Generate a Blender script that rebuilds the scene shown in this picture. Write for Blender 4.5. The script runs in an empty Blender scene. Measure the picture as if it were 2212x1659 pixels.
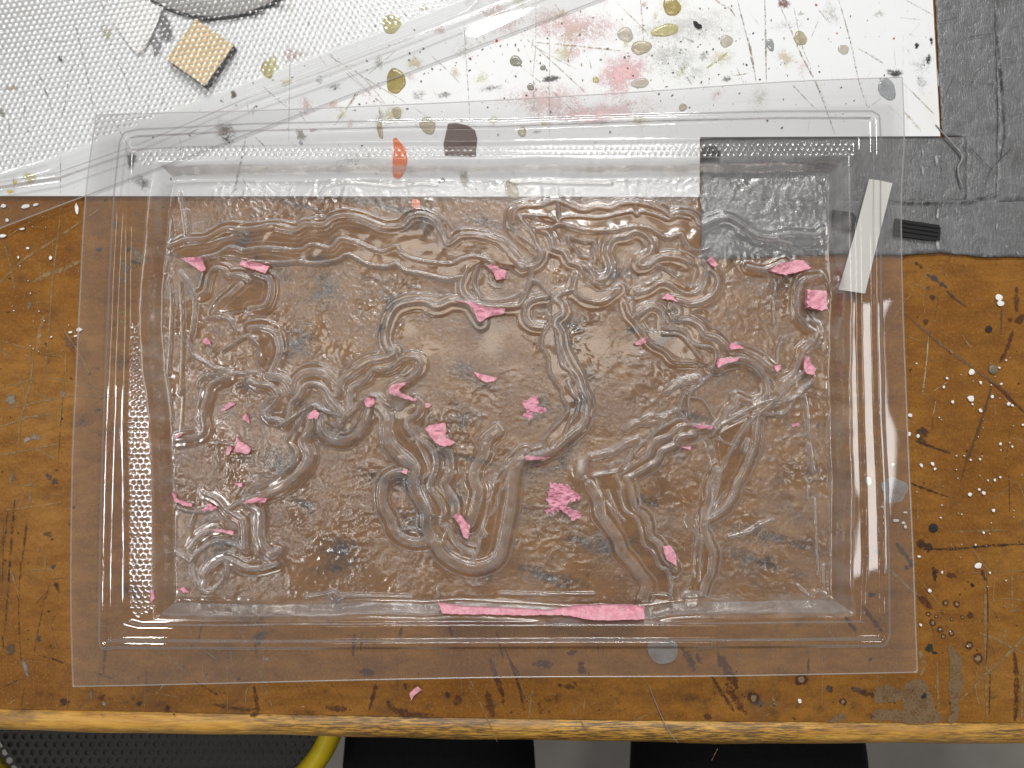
import bpy, bmesh, math, random
import numpy as np
from mathutils import Vector
from mathutils.geometry import delaunay_2d_cdt

random.seed(7)
rng = np.random.RandomState(7)
SC = bpy.context.scene
COL = SC.collection

# ------------------------------------------------------------------ camera
FPX, PW, PH = 1703.0, 2212.0, 1659.0        # focal length and picture size in the same units
CAM_H, TILT = 0.45, math.radians(3.7)
cam = bpy.data.cameras.new("Camera")
cam.sensor_width = 36.0
cam.lens = FPX / PW * 36.0
cam.clip_start, cam.clip_end = 0.02, 50.0
cam_o = bpy.data.objects.new("Camera", cam)
COL.objects.link(cam_o)
cam_o.location = (0, 0, CAM_H)
cam_o.rotation_euler = (TILT, 0, 0)
cam.dof.use_dof = True
cam.dof.focus_distance = 0.44
cam.dof.aperture_fstop = 9.0
SC.camera = cam_o

# ------------------------------------------------------------------ room light
world = bpy.data.worlds.new("World")
SC.world = world
world.use_nodes = True
bg = world.node_tree.nodes["Background"]
bg.inputs["Color"].default_value = (1.0, 0.985, 0.98, 1)
bg.inputs["Strength"].default_value = 0.22


def area(name, loc, size, energy, rotz=0.0, color=(1.0, 0.985, 0.965)):
    l = bpy.data.lights.new(name, 'AREA')
    l.shape = 'RECTANGLE'
    l.size, l.size_y = size
    l.energy = energy
    l.color = color
    o = bpy.data.objects.new(name, l)
    o.location = loc
    o.rotation_euler = (0, 0, rotz)
    COL.objects.link(o)
    return o


area("overhead_area_light", (0.05, 1.95, 2.0), (1.2, 0.6), 56.0)  # unseen soft panel, added so brightness falls off towards the front edge
area("overhead_area_light", (0.26, 0.86, 2.0), (0.50, 0.08), 4.5)
area("overhead_area_light", (-1.085, -0.19, 2.0), (0.11, 0.66), 9.0)
area("overhead_area_light", (1.085, -0.01, 2.0), (0.11, 0.84), 1.9)
area("overhead_area_light", (0.02, 0.36, 2.1), (1.2, 0.50), 7.5, 0.0, (1.0, 0.93, 0.82))

SC.view_settings.view_transform = 'Standard'
SC.view_settings.look = 'None'
SC.view_settings.exposure = 0.10
SC.view_settings.gamma = 1.0
SC.view_settings.use_curve_mapping = False
SC.cycles.use_denoising = True
SC.cycles.max_bounces = 10
SC.cycles.transparent_max_bounces = 48
SC.cycles.sample_clamp_indirect = 4.0
SC.cycles.caustics_reflective = False
SC.cycles.caustics_refractive = False

# ------------------------------------------------------------------ helpers
CT, ST = math.cos(TILT), math.sin(TILT)


def P(px, py, z=0.0):
    """point of the horizontal plane at height z that stands at picture position px, py (2212 x 1659)"""
    x = (px - PW / 2) / FPX
    y = -(py - PH / 2) / FPX
    dy, dz = y * CT + ST, y * ST - CT
    t = (z - CAM_H) / dz
    return (x * t, dy * t)


TS = 0.26856
TOX = (0.0, 540.04, 1080.08, 1618.0)
TOY = (0.0, 405.03, 810.06, 1213.5)


def T(c, r, x, y):
    return (TOX[c] + x * TS, TOY[r] + y * TS)


def pts(s):
    return [tuple(float(v) for v in p.split(',')) for p in s.split()]


def tw(c, r, s, z):
    """polyline read on a tile -> world xy at height z"""
    return [P(*T(c, r, x, y), z) for x, y in pts(s)]


MM = 0.001
PX = 1 / 3784.0                 # one picture unit in metres on the table
ZPX = TS * PX                   # one tile unit in metres


def catmull(pl, step):
    pl = [np.array(p[:2], float) for p in pl]
    out = []
    n = len(pl)
    for i in range(n - 1):
        p0 = pl[max(i - 1, 0)]; p1 = pl[i]; p2 = pl[i + 1]; p3 = pl[min(i + 2, n - 1)]
        k = max(2, int(np.linalg.norm(p2 - p1) / step))
        for j in range(k):
            t = j / k
            out.append(0.5 * ((2 * p1) + (-p0 + p2) * t + (2 * p0 - 5 * p1 + 4 * p2 - p3) * t * t + (-p0 + 3 * p1 - 3 * p2 + p3) * t ** 3))
    out.append(pl[-1])
    return out


def hash2(ix, iy, seed):
    h = (ix.astype(np.int64) * 374761393 + iy.astype(np.int64) * 668265263 + seed * 1442695041) & 0x7fffffff
    h = ((h ^ (h >> 13)) * 1274126177) & 0x7fffffff
    h = (h ^ (h >> 16)) & 0xffff
    return h / 65535.0


def vnoise(X, Y, s, seed=0):
    """smooth value noise, cell size s metres, -1..1"""
    gx, gy = X / s, Y / s
    ix, iy = np.floor(gx), np.floor(gy)
    fx, fy = gx - ix, gy - iy
    fx = fx * fx * (3 - 2 * fx); fy = fy * fy * (3 - 2 * fy)
    a = hash2(ix, iy, seed); b = hash2(ix + 1, iy, seed)
    c = hash2(ix, iy + 1, seed); d = hash2(ix + 1, iy + 1, seed)
    return ((a * (1 - fx) + b * fx) * (1 - fy) + (c * (1 - fx) + d * fx) * fy) * 2 - 1


def sstep(a, b, x):
    t = np.clip((x - a) / (b - a), 0, 1)
    return t * t * (3 - 2 * t)


def link(o, parent=None):
    COL.objects.link(o)
    if parent is not None:
        o.parent = parent
    return o


def mesh_obj(name, verts, faces, mats, parent=None, smooth=False, cols=None, fmat=None):
    me = bpy.data.meshes.new(name)
    me.from_pydata([tuple(v) for v in verts], [], [tuple(f) for f in faces])
    for m in (mats if isinstance(mats, (list, tuple)) else [mats]):
        me.materials.append(m)
    if smooth:
        me.polygons.foreach_set("use_smooth", [True] * len(me.polygons))
    if cols is not None:
        a = me.color_attributes.new("Col", 'FLOAT_COLOR', 'POINT')
        a.data.foreach_set("color", np.array(cols, dtype=np.float32).ravel())
    if fmat is not None:
        me.polygons.foreach_set("material_index", fmat)
    me.update()
    return link(bpy.data.objects.new(name, me), parent)


def grid_obj(name, X, Y, Z, mat, parent=None, attrs=None, mask=None):
    ny, nx = X.shape
    me = bpy.data.meshes.new(name)
    co = np.stack([X, Y, Z], -1).reshape(-1, 3).astype(np.float32)
    idx = np.arange(nx * ny).reshape(ny, nx)
    q = np.stack([idx[:-1, :-1], idx[:-1, 1:], idx[1:, 1:], idx[1:, :-1]], -1)
    if mask is not None:
        q = q[mask]
    q = q.reshape(-1, 4).astype(np.int32)
    if mask is not None:
        used = np.unique(q)
        re_ = np.full(nx * ny, -1, np.int32)
        re_[used] = np.arange(len(used))
        q = re_[q]
        co = co[used]
        if attrs:
            attrs = {k: v.reshape(-1)[used] for k, v in attrs.items()}
    me.vertices.add(len(co)); me.vertices.foreach_set("co", co.ravel())
    nf = len(q)
    me.loops.add(nf * 4); me.loops.foreach_set("vertex_index", q.ravel())
    me.polygons.add(nf)
    me.polygons.foreach_set("loop_start", np.arange(nf, dtype=np.int32) * 4)
    me.polygons.foreach_set("loop_total", np.full(nf, 4, np.int32))
    me.polygons.foreach_set("use_smooth", np.ones(nf, bool))
    me.update(calc_edges=True)
    for k, v in (attrs or {}).items():
        a = me.attributes.new(k, 'FLOAT', 'POINT')
        a.data.foreach_set("value", v.astype(np.float32).ravel())
    me.materials.append(mat)
    return link(bpy.data.objects.new(name, me), parent)


def tag(o, label=None, cat=None, group=None, kind=None):
    if label: o["label"] = label
    if cat: o["category"] = cat
    if group: o["group"] = group
    if kind: o["kind"] = kind
    return o


def empty(name, loc=(0, 0, 0)):
    o = bpy.data.objects.new(name, None)
    o.empty_display_size = 0.02
    o.location = loc
    return link(o)


class NT:
    def __init__(s, name):
        s.m = bpy.data.materials.new(name)
        s.m.use_nodes = True
        s.t = s.m.node_tree
        s.t.nodes.clear()
        s.out = s.t.nodes.new("ShaderNodeOutputMaterial")

    def n(s, typ, ins=None, **kw):
        nd = s.t.nodes.new("ShaderNode" + typ)
        for k, v in kw.items():
            setattr(nd, k, v)
        for k, v in (ins or {}).items():
            sock = nd.inputs[k]
            if hasattr(v, "is_output"):
                s.t.links.new(v, sock)
            else:
                sock.default_value = v
        return nd

    def math(s, op, a, b=None, clamp=False):
        nd = s.n("Math", {0: a}, operation=op, use_clamp=clamp)
        if b is not None:
            if hasattr(b, "is_output"): s.t.links.new(b, nd.inputs[1])
            else: nd.inputs[1].default_value = b
        return nd.outputs[0]

    def mix(s, f, a, b, blend='MIX'):
        nd = s.n("Mix", data_type='RGBA', blend_type=blend)
        for sock, v in ((nd.inputs[0], f), (nd.inputs[6], a), (nd.inputs[7], b)):
            if hasattr(v, "is_output"): s.t.links.new(v, sock)
            else: sock.default_value = v if not isinstance(v, tuple) else (tuple(v) + (1,) if len(v) == 3 else v)
        return nd.outputs[2]

    def ramp(s, f, stops, interp='LINEAR'):
        nd = s.n("ValToRGB", {0: f})
        cr = nd.color_ramp
        cr.interpolation = interp
        while len(cr.elements) > 1: cr.elements.remove(cr.elements[-1])
        for i, (p, c) in enumerate(stops):
            e = cr.elements[0] if i == 0 else cr.elements.new(p)
            e.position = p
            e.color = (c, c, c, 1) if not isinstance(c, tuple) else tuple(c) + (1,)
        return nd.outputs[0]

    def noise(s, scale, detail=4, rough=0.55, vec=None, dist=0.0):
        nd = s.n("TexNoise", {"Scale": scale, "Detail": detail, "Roughness": rough, "Distortion": dist})
        s.t.links.new(vec if vec is not None else s.pos(), nd.inputs["Vector"])
        return nd.outputs["Fac"]

    def pos(s):
        if not hasattr(s, "_p"):
            s._p = s.n("NewGeometry").outputs["Position"]
        return s._p

    def mapping(s, scale=(1, 1, 1), rot=(0, 0, 0), vec=None):
        return s.n("Mapping", {"Vector": vec if vec is not None else s.pos(), "Scale": scale, "Rotation": rot}).outputs[0]

    def bump(s, h, strength=0.3, dist=0.001, normal=None):
        ins = {"Height": h, "Strength": strength, "Distance": dist}
        if normal is not None: ins["Normal"] = normal
        return s.n("Bump", ins).outputs[0]

    def done(s, shader):
        s.t.links.new(shader, s.out.inputs["Surface"])
        return s.m

    def pbr(s, color, rough=0.5, normal=None, spec=0.5, **kw):
        ins = {"Base Color": color if hasattr(color, "is_output") else tuple(color) + (1,), "Roughness": rough, "Specular IOR Level": spec}
        if normal is not None: ins["Normal"] = normal
        ins.update(kw)
        return s.n("BsdfPrincipled", ins).outputs[0]


# ------------------------------------------------------------------ materials
def mat_table():
    k = NT("hardboard")
    n1 = k.noise(9, 5, 0.6)
    n2 = k.noise(55, 6, 0.65, vec=k.mapping((1, 2.2, 1)))
    n3 = k.noise(620, 3, 0.7)
    n4 = k.noise(1500, 2, 0.6, vec=k.mapping((1, 0.35, 1)))
    c = k.ramp(n1, [(0.30, (0.185, 0.070, 0.0110)), (0.50, (0.278, 0.121, 0.0210)), (0.70, (0.345, 0.166, 0.036))])
    c = k.mix(k.ramp(n2, [(0.35, 0.65), (0.62, 0.0)]), c, (0.140, 0.054, 0.012))
    c = k.mix(k.ramp(n3, [(0.52, 0.0), (0.72, 0.55)]), c, (0.36, 0.19, 0.06))
    c = k.mix(k.ramp(n4, [(0.28, 0.65), (0.42, 0.0)]), c, (0.085, 0.033, 0.010))
    sp = k.noise(260, 1, 0.5)
    c = k.mix(k.ramp(sp, [(0.75, 0.0), (0.79, 0.85)]), c, (0.022, 0.012, 0.007))
    gr = k.noise(17, 6, 0.75, dist=0.4)
    c = k.mix(k.ramp(gr, [(0.54, 0.0), (0.70, 0.65)]), c, (0.085, 0.042, 0.024))
    h = k.math('ADD', n3, k.math('MULTIPLY', n2, 1.2))
    r = k.ramp(n2, [(0.3, 0.52), (0.7, 0.36)])
    return k.done(k.pbr(c, r, k.bump(h, 0.25, 0.0004), 0.12))


def mat_edge():
    k = NT("varnished_edge_wood")
    v = k.mapping((1.0, 9.0, 9.0))
    g = k.noise(26, 6, 0.65, vec=v, dist=0.8)
    g2 = k.noise(95, 5, 0.7, vec=k.mapping((1.0, 12.0, 12.0)))
    w = k.noise(7.0, 5, 0.7, vec=k.mapping((1.0, 5.0, 5.0)), dist=0.4)
    c = k.ramp(g, [(0.3, (0.42, 0.19, 0.026)), (0.5, (0.60, 0.32, 0.055)), (0.7, (0.70, 0.42, 0.09))])
    dirt = k.math('MULTIPLY', k.ramp(g2, [(0.40, 0.0), (0.56, 1.0)]), k.ramp(w, [(0.38, 0.0), (0.54, 1.0)]))
    c = k.mix(k.math('MULTIPLY', dirt, 0.85), c, (0.040, 0.028, 0.020))
    c = k.mix(k.ramp(k.noise(14, 5, 0.7, vec=k.mapping((1, 3, 3))), [(0.52, 0.0), (0.68, 0.75)]), c, (0.17, 0.09, 0.045))
    c = k.mix(k.ramp(g2, [(0.24, 0.95), (0.33, 0.0)]), c, (0.028, 0.018, 0.012))
    return k.done(k.pbr(c, 0.42, k.bump(g2, 0.35, 0.0005), 0.45))


def mat_board():
    k = NT("stained_white_board")
    n1 = k.noise(14, 5, 0.6)
    n2 = k.noise(210, 4, 0.7)
    n3 = k.noise(60, 4, 0.7)
    c = k.mix(k.ramp(n1, [(0.40, 0.0), (0.75, 0.55)]), (0.78, 0.80, 0.815), (0.73, 0.735, 0.73))
    c = k.mix(k.math('MULTIPLY', k.ramp(n2, [(0.60, 0.0), (0.78, 0.55)]), k.ramp(n3, [(0.45, 0.0), (0.65, 1.0)])), c, (0.36, 0.34, 0.31))
    c = k.mix(k.ramp(k.noise(22, 3, 0.6, vec=k.mapping((1, 1, 1), (0, 0, 1.0))), [(0.62, 0.0), (0.8, 0.35)]), c, (0.70, 0.64, 0.42))
    return k.done(k.pbr(c, 0.42, k.bump(n2, 0.12, 0.0003), 0.4))


def mat_tape():
    k = NT("grey_duct_tape")
    n = k.noise(160, 5, 0.65, dist=0.5)
    w = k.noise(900, 2, 0.5, vec=k.mapping((1, 0.25, 1)))
    d = k.noise(40, 5, 0.7)
    sp = k.noise(430, 2, 0.5)
    c = k.ramp(n, [(0.3, (0.11, 0.113, 0.118)), (0.6, (0.165, 0.169, 0.176)), (0.8, (0.21, 0.213, 0.22))])
    c = k.mix(k.ramp(d, [(0.55, 0.0), (0.75, 0.6)]), c, (0.062, 0.058, 0.054))
    c = k.mix(k.ramp(sp, [(0.70, 0.0), (0.76, 0.7)]), c, (0.34, 0.34, 0.34))
    h = k.math('ADD', n, k.math('MULTIPLY', w, 0.45))
    return k.done(k.pbr(c, 0.28, k.bump(h, 0.7, 0.0013), 0.5))


def mat_plastic(name, attr=True, tint=(0.935, 0.935, 0.938), edge=0.65, haze=0.060):
    k = NT(name)
    fine = k.noise(1500, 2, 0.6)
    mid = k.noise(540, 3, 0.6, dist=0.6, vec=k.mapping((1, 1, 1), (0.4, 0.2, 0.6)))
    if attr:
        rough = k.n("Attribute", attribute_name="rough").outputs["Fac"]
        frost = k.n("Attribute", attribute_name="frost").outputs["Fac"]
    else:
        rough = k.n("Value").outputs[0]; rough.default_value = 0.0
        frost = k.n("Value").outputs[0]; frost.default_value = 0.0
    hgt = k.math('ADD', k.math('MULTIPLY', mid, 1.0), k.math('MULTIPLY', fine, 0.10))
    b = k.n("Bump", {"Height": hgt, "Strength": k.math('MULTIPLY', k.math('MULTIPLY', k.math('SUBTRACT', rough, 0.42, True), 1.7), 0.62), "Distance": 0.0010}).outputs[0]
    f = k.n("Fresnel", {"IOR": 1.5, "Normal": b}).outputs[0]
    f2 = k.math('MINIMUM', k.math('MULTIPLY', f, 1.75), 0.55)
    face = k.n("LayerWeight", {"Blend": 0.5, "Normal": b}).outputs["Facing"]
    thick = k.math('MULTIPLY', k.math('SUBTRACT', face, 0.10, True), edge, True)
    tr = k.n("BsdfTransparent", {"Color": k.mix(thick, tuple(tint), (0.30, 0.27, 0.25))}).outputs[0]
    gl = k.n("BsdfAnisotropic", {"Color": (1, 1, 1, 1), "Roughness": k.math('ADD', k.math('MULTIPLY', rough, 0.24), 0.022), "Normal": b}).outputs[0]
    s = k.n("MixShader", {0: f2, 1: tr, 2: gl}).outputs[0]
    wh = k.n("MixShader", {0: 0.25, 1: k.n("BsdfDiffuse", {"Color": (0.76, 0.735, 0.735, 1)}).outputs[0],
                           2: k.n("BsdfTranslucent", {"Color": (0.76, 0.735, 0.735, 1)}).outputs[0]}).outputs[0]
    fz = k.math('MULTIPLY', frost, k.ramp(fine, [(0.30, 0.45), (0.65, 1.0)]))
    fz = k.math('ADD', k.math('MULTIPLY', fz, 0.62), haze, True)
    s = k.n("MixShader", {0: fz, 1: s, 2: wh}).outputs[0]
    return k.done(s)


def mat_cut_edge():
    k = NT("cut_plastic_edge")
    a = k.n("MixShader", {0: 0.5, 1: k.n("BsdfDiffuse", {"Color": (0.82, 0.78, 0.77, 1)}).outputs[0],
                          2: k.n("BsdfGlossy", {"Color": (0.9, 0.9, 0.9, 1), "Roughness": 0.3}).outputs[0]}).outputs[0]
    return k.done(k.n("MixShader", {0: 0.55, 1: k.n("BsdfTransparent").outputs[0], 2: a}).outputs[0])


def mat_foam():
    k = NT("pink_foam")
    n = k.noise(1100, 3, 0.6)
    n2 = k.noise(260, 5, 0.7)
    c = k.ramp(n2, [(0.3, (0.68, 0.23, 0.32)), (0.5, (0.78, 0.36, 0.44)), (0.7, (0.85, 0.50, 0.56))])
    c = k.mix(k.ramp(n, [(0.62, 0.0), (0.76, 0.6)]), c, (0.90, 0.52, 0.58))
    return k.done(k.pbr(c, 0.5, k.bump(n, 0.8, 0.0008), 0.5))


def mat_foam_smear():
    k = NT("pink_foam_smear")
    n = k.noise(330, 4, 0.7, vec=k.mapping((1.0, 3.0, 1), (0, 0, 0.5)))
    c = k.mix(k.ramp(n, [(0.4, 0.0), (0.7, 1.0)]), (0.70, 0.25, 0.36), (0.80, 0.42, 0.50))
    f = k.ramp(n, [(0.36, 0.15), (0.50, 0.95)])
    return k.done(k.n("MixShader", {0: f, 1: k.n("BsdfTransparent").outputs[0], 2: k.pbr(c, 0.6)}).outputs[0])


def mat_plain(name, c, rough=0.5, nscale=None, amt=0.3, c2=None, bumps=0.2, spec=0.4, bdist=0.0004):
    k = NT(name)
    col = tuple(c) + (1,)
    nm = None
    if nscale:
        n = k.noise(nscale, 5, 0.65)
        col = k.mix(k.ramp(n, [(0.35, 0.0), (0.7, amt)]), tuple(c), tuple(c2 or (c[0] * .5, c[1] * .5, c[2] * .5)))
        nm = k.bump(n, bumps, bdist)
        return k.done(k.pbr(col, rough, nm, spec))
    return k.done(k.pbr(tuple(c), rough, None, spec))


def mat_marks(name, rough=0.55):
    """thin marks: colour and coverage come with the mesh, broken up by noise"""
    k = NT(name)
    a = k.n("Attribute", attribute_name="Col")
    n = k.noise(900, 3, 0.7)
    n2 = k.noise(170, 4, 0.7)
    al = a.outputs["Alpha"]
    br = k.math('ADD', k.math('MULTIPLY', n, 1.1), k.math('MULTIPLY', n2, 0.9))
    t = k.math('ADD', k.math('MULTIPLY', k.math('SUBTRACT', br, 1.0), 3.2), k.math('MULTIPLY', al, 1.15), True)
    fac = k.math('MULTIPLY', t, k.math('MULTIPLY', al, 1.25, True), True)
    p = k.pbr(a.outputs["Color"], rough, None, 0.3)
    return k.done(k.n("MixShader", {0: fac, 1: k.n("BsdfTransparent").outputs[0], 2: p}).outputs[0])


def mat_drop(name, c, alpha=0.6):
    k = NT(name)
    n = k.noise(230, 4, 0.6)
    col = k.mix(k.ramp(n, [(0.4, 0.0), (0.7, 0.7)]), tuple(c), (c[0] * 0.55, c[1] * 0.5, c[2] * 0.4))
    p = k.pbr(col, 0.14, k.bump(n, 0.3, 0.0006), 0.5)
    return k.done(k.n("MixShader", {0: alpha, 1: k.n("BsdfTransparent", {"Color": (0.9, 0.88, 0.8, 1)}).outputs[0], 2: p}).outputs[0])


def mat_wood_block():
    k = NT("pale_block_wood")
    g = k.noise(120, 5, 0.6, vec=k.mapping((1.0, 5.0, 1), (0, 0, -0.75)), dist=0.6)
    c = k.ramp(g, [(0.3, (0.58, 0.42, 0.23)), (0.55, (0.74, 0.59, 0.37)), (0.8, (0.80, 0.66, 0.44))])
    return k.done(k.pbr(c, 0.6, k.bump(g, 0.2, 0.0003), 0.3))


M_TABLE, M_EDGE, M_BOARD, M_TAPE = mat_table(), mat_edge(), mat_board(), mat_tape()
M_SHEET = mat_plastic("clear_formed_plastic")
M_SHEET2 = mat_plastic("clear_dimpled_plastic", True, (0.995, 0.998, 1.0), 0.30, 0.012)
M_CUT = mat_cut_edge()
M_FOAM = mat_foam()
M_SMEAR = mat_foam_smear()
M_MARK_T, M_MARK_B = mat_marks("table_wear", 0.6), mat_marks("board_wear_and_shade", 0.5)
M_WHITE = mat_plain("white_paint_fleck", (0.80, 0.80, 0.80), 0.6)
M_GREYWHITE = mat_plain("white_glazed", (0.80, 0.81, 0.82), 0.35, 60, 0.3, (0.70, 0.70, 0.70))
M_BLOCK = mat_wood_block()
M_BLACK = mat_plain("black_paint_and_shade", (0.012, 0.012, 0.013), 0.7, 300, 0.5, (0.03, 0.03, 0.03))  # also paints the block's shaded sides and the lid's contact shadow
M_FLOOR = mat_plain("concrete_floor", (0.34, 0.325, 0.30), 0.75, 14, 0.7, (0.28, 0.265, 0.24), 0.3, 0.3, 0.002)
M_TROUSER = mat_plain("black_cloth", (0.006, 0.006, 0.007), 0.95, 400, 0.4, (0.012, 0.012, 0.013), 0.4, 0.1)
M_MESH = mat_plain("black_seat_mesh", (0.018, 0.018, 0.018), 0.55)
M_UNDER = mat_plain("seat_underlay", (0.085, 0.085, 0.08), 0.8)
M_YELLOW = mat_plain("yellow_plastic", (0.60, 0.46, 0.015), 0.4)
M_PAPER = mat_plain("off_white_paper", (0.66, 0.65, 0.60), 0.7, 40, 0.3, (0.56, 0.55, 0.50))
M_HOOK = mat_plain("black_webbing", (0.010, 0.010, 0.011), 0.75)

# ------------------------------------------------------------------ marks (scratches, stains, some painted shade) collected per surface
class Marks:
    def __init__(s, z0):
        s.v, s.f, s.c, s.z0, s.k = [], [], [], z0, 0

    def z(s):
        s.k += 1
        return s.z0 + s.k * 4e-7

    def line(s, pl, width, col, a=0.8, wob=0.25, step=0.0012, taper=True):
        p = catmull(pl, step)
        z = s.z()
        n = len(p)
        ph = random.random() * 100
        base = len(s.v)
        for i, q in enumerate(p):
            d = p[min(i + 1, n - 1)] - p[max(i - 1, 0)]
            L = np.linalg.norm(d) or 1
            nx, ny = -d[1] / L, d[0] / L
            t = i / max(1, n - 1)
            w = width * (0.55 + 0.75 * abs(math.sin(ph + t * 9 + 2 * math.sin(ph * 3 + t * 23))))
            if taper: w *= 0.35 + 0.65 * min(1, 4 * t, 4 * (1 - t))
            off = (random.random() - .5) * width * wob
            aa = a * (0.65 + 0.5 * random.random())
            for kx, al in ((-1.0, 0.0), (-0.45, aa), (0.45, aa), (1.0, 0.0)):
                s.v.append((q[0] + nx * (w * kx + off), q[1] + ny * (w * kx + off), z))
                s.c.append((*col, al))
        for i in range(n - 1):
            for j in range(3):
                a0 = base + i * 4 + j
                s.f.append((a0, a0 + 1, a0 + 5, a0 + 4))

    def blob(s, x, y, rx, ry, col, a=0.8, soft=0.5, irr=0.25, n=28, rot=None):
        z = s.z()
        base = len(s.v)
        rot = random.random() * 6 if rot is None else rot
        ph = [random.random() * 6.28 for _ in range(4)]
        s.v.append((x, y, z)); s.c.append((*col, a))
        cr, sr = math.cos(rot), math.sin(rot)
        for ring, al in ((1 - soft, a), (1.0, 0.0)):
            for i in range(n):
                t = i / n * 6.28319
                r = ring * (1 + irr * (0.5 * math.sin(2 * t + ph[0]) + 0.35 * math.sin(3 * t + ph[1]) + 0.3 * math.sin(5 * t + ph[2]) + 0.2 * math.sin(9 * t + ph[3])))
                ux, uy = rx * r * math.cos(t), ry * r * math.sin(t)
                s.v.append((x + ux * cr - uy * sr, y + ux * sr + uy * cr, z)); s.c.append((*col, al))
        for i in range(n):
            j = (i + 1) % n
            s.f.append((base, base + 1 + i, base + 1 + j))
            s.f.append((base + 1 + i, base + 1 + n + i, base + 1 + n + j, base + 1 + j))

    def poly(s, pl, col, a=1.0):
        """ragged patch with a soft rim"""
        p = catmull(list(pl) + [pl[0]], 0.0012)[:-1]
        z = s.z()
        p = [q + np.array(((random.random() - .5), (random.random() - .5))) * 0.0011 for q in p]
        vv, ff = cdt(p, 0.004)
        base = len(s.v)
        n = len(p)
        for i, (x, y) in enumerate(vv):
            s.v.append((x, y, z)); s.c.append((*col, a))
        for t in ff: s.f.append(tuple(base + i for i in t))

    def build(s, name, mat, parent):
        return mesh_obj(name, s.v, s.f, mat, parent, False, s.c)


def cdt(outline, step):
    o = [Vector((p[0], p[1])) for p in outline]
    n = len(o)
    xs = [p.x for p in o]; ys = [p.y for p in o]
    vs = list(o)
    arr = np.array([(p.x, p.y) for p in o])
    gx = np.arange(min(xs) + step * .5, max(xs), step)
    gy = np.arange(min(ys) + step * .5, max(ys), step * .87)
    for j, yy in enumerate(gy):
        for xx in gx:
            q = np.array((xx + (step * .5 if j % 2 else 0) + (random.random() - .5) * step * .3, yy + (random.random() - .5) * step * .3))
            if np.min(np.sum((arr - q) ** 2, 1)) < (step * .45) ** 2: continue
            # inside test
            x, y = q
            a = arr; b = np.roll(arr, -1, 0)
            c = ((a[:, 1] > y) != (b[:, 1] > y))
            with np.errstate(divide='ignore', invalid='ignore'):
                xi = (b[:, 0] - a[:, 0]) * (y - a[:, 1]) / (b[:, 1] - a[:, 1]) + a[:, 0]
            if np.sum(c & (x < xi)) % 2: vs.append(Vector((x, y)))
    r = delaunay_2d_cdt(vs, [], [list(range(n))], 1, 1e-9)
    return [(v.x, v.y) for v in r[0]], [list(f) for f in r[2]]


def slab(name, outline, z0, thick, mat, parent=None, step=0.004, ztop=None, round_=0.0, sidemat=None):
    """solid flat piece over an outline; ztop(x, y) may lift its top"""
    vv, ff = cdt(outline, step)
    # boundary edges
    cnt = {}
    for f in ff:
        for i in range(len(f)):
            e = (f[i], f[(i + 1) % len(f)])
            cnt[tuple(sorted(e))] = cnt.get(tuple(sorted(e)), 0) + (1 if e[0] < e[1] else -1) * 1
    edges = {}
    for f in ff:
        for i in range(len(f)):
            a, b = f[i], f[(i + 1) % len(f)]
            edges[(a, b)] = 1
    bnd = [(a, b) for (a, b) in edges if (b, a) not in edges]
    n = len(vv)
    zt = ztop or (lambda x, y: 0.0)
    zb = z0 if callable(z0) else (lambda x, y: z0)
    V = [(x, y, zb(x, y) + thick + zt(x, y)) for x, y in vv] + [(x, y, zb(x, y)) for x, y in vv]
    F = [tuple(f) for f in ff] + [tuple(n + i for i in reversed(f)) for f in ff]
    fm = [0] * len(F)
    for a, b in bnd:
        F.append((a, n + a, n + b, b)); fm.append(1 if sidemat else 0)
    return mesh_obj(name, V, F, [mat, sidemat] if sidemat else mat, parent, False, None, fm)


# ------------------------------------------------------------------ floor and table
FLOOR_Z = -0.72
fl = mesh_obj("floor", [(-2, -2, FLOOR_Z), (2, -2, FLOOR_Z), (2, 2, FLOOR_Z), (-2, 2, FLOOR_Z)], [(0, 1, 2, 3)], M_FLOOR)
tag(fl, kind="structure")

BZ = 0.0025            # top of the white board
table = empty("work_table", (0, 0, FLOOR_Z))
tag(table, "worn brown hardboard work table with a yellow wooden front edge", "table")


def tchild(o):
    o.parent = table
    o.matrix_parent_inverse = table.matrix_world.inverted() if False else o.matrix_parent_inverse
    o.location = (o.location[0], o.location[1], o.location[2] - FLOOR_Z)
    return o


seam = [P(*p) for p in pts("-400,1521 0,1530.5 300,1537 590,1542 900,1548 1230,1554 1600,1558 2000,1560.5 2700,1562")]
front = [P(*p) for p in pts("-400,1582 0,1590 300,1596 590,1601 900,1607 1230,1613.5 1600,1619 2000,1619 2700,1619")]
top_poly = [(-0.62, 0.6)] + [(-0.62, seam[0][1])] + [p for p in seam if -0.5 < p[0] < 0.6] + [(0.62, seam[-1][1]), (0.62, 0.6)]
tt = slab("table_top", top_poly, -0.022, 0.022, M_TABLE, None, 0.2)
tchild(tt)
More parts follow.
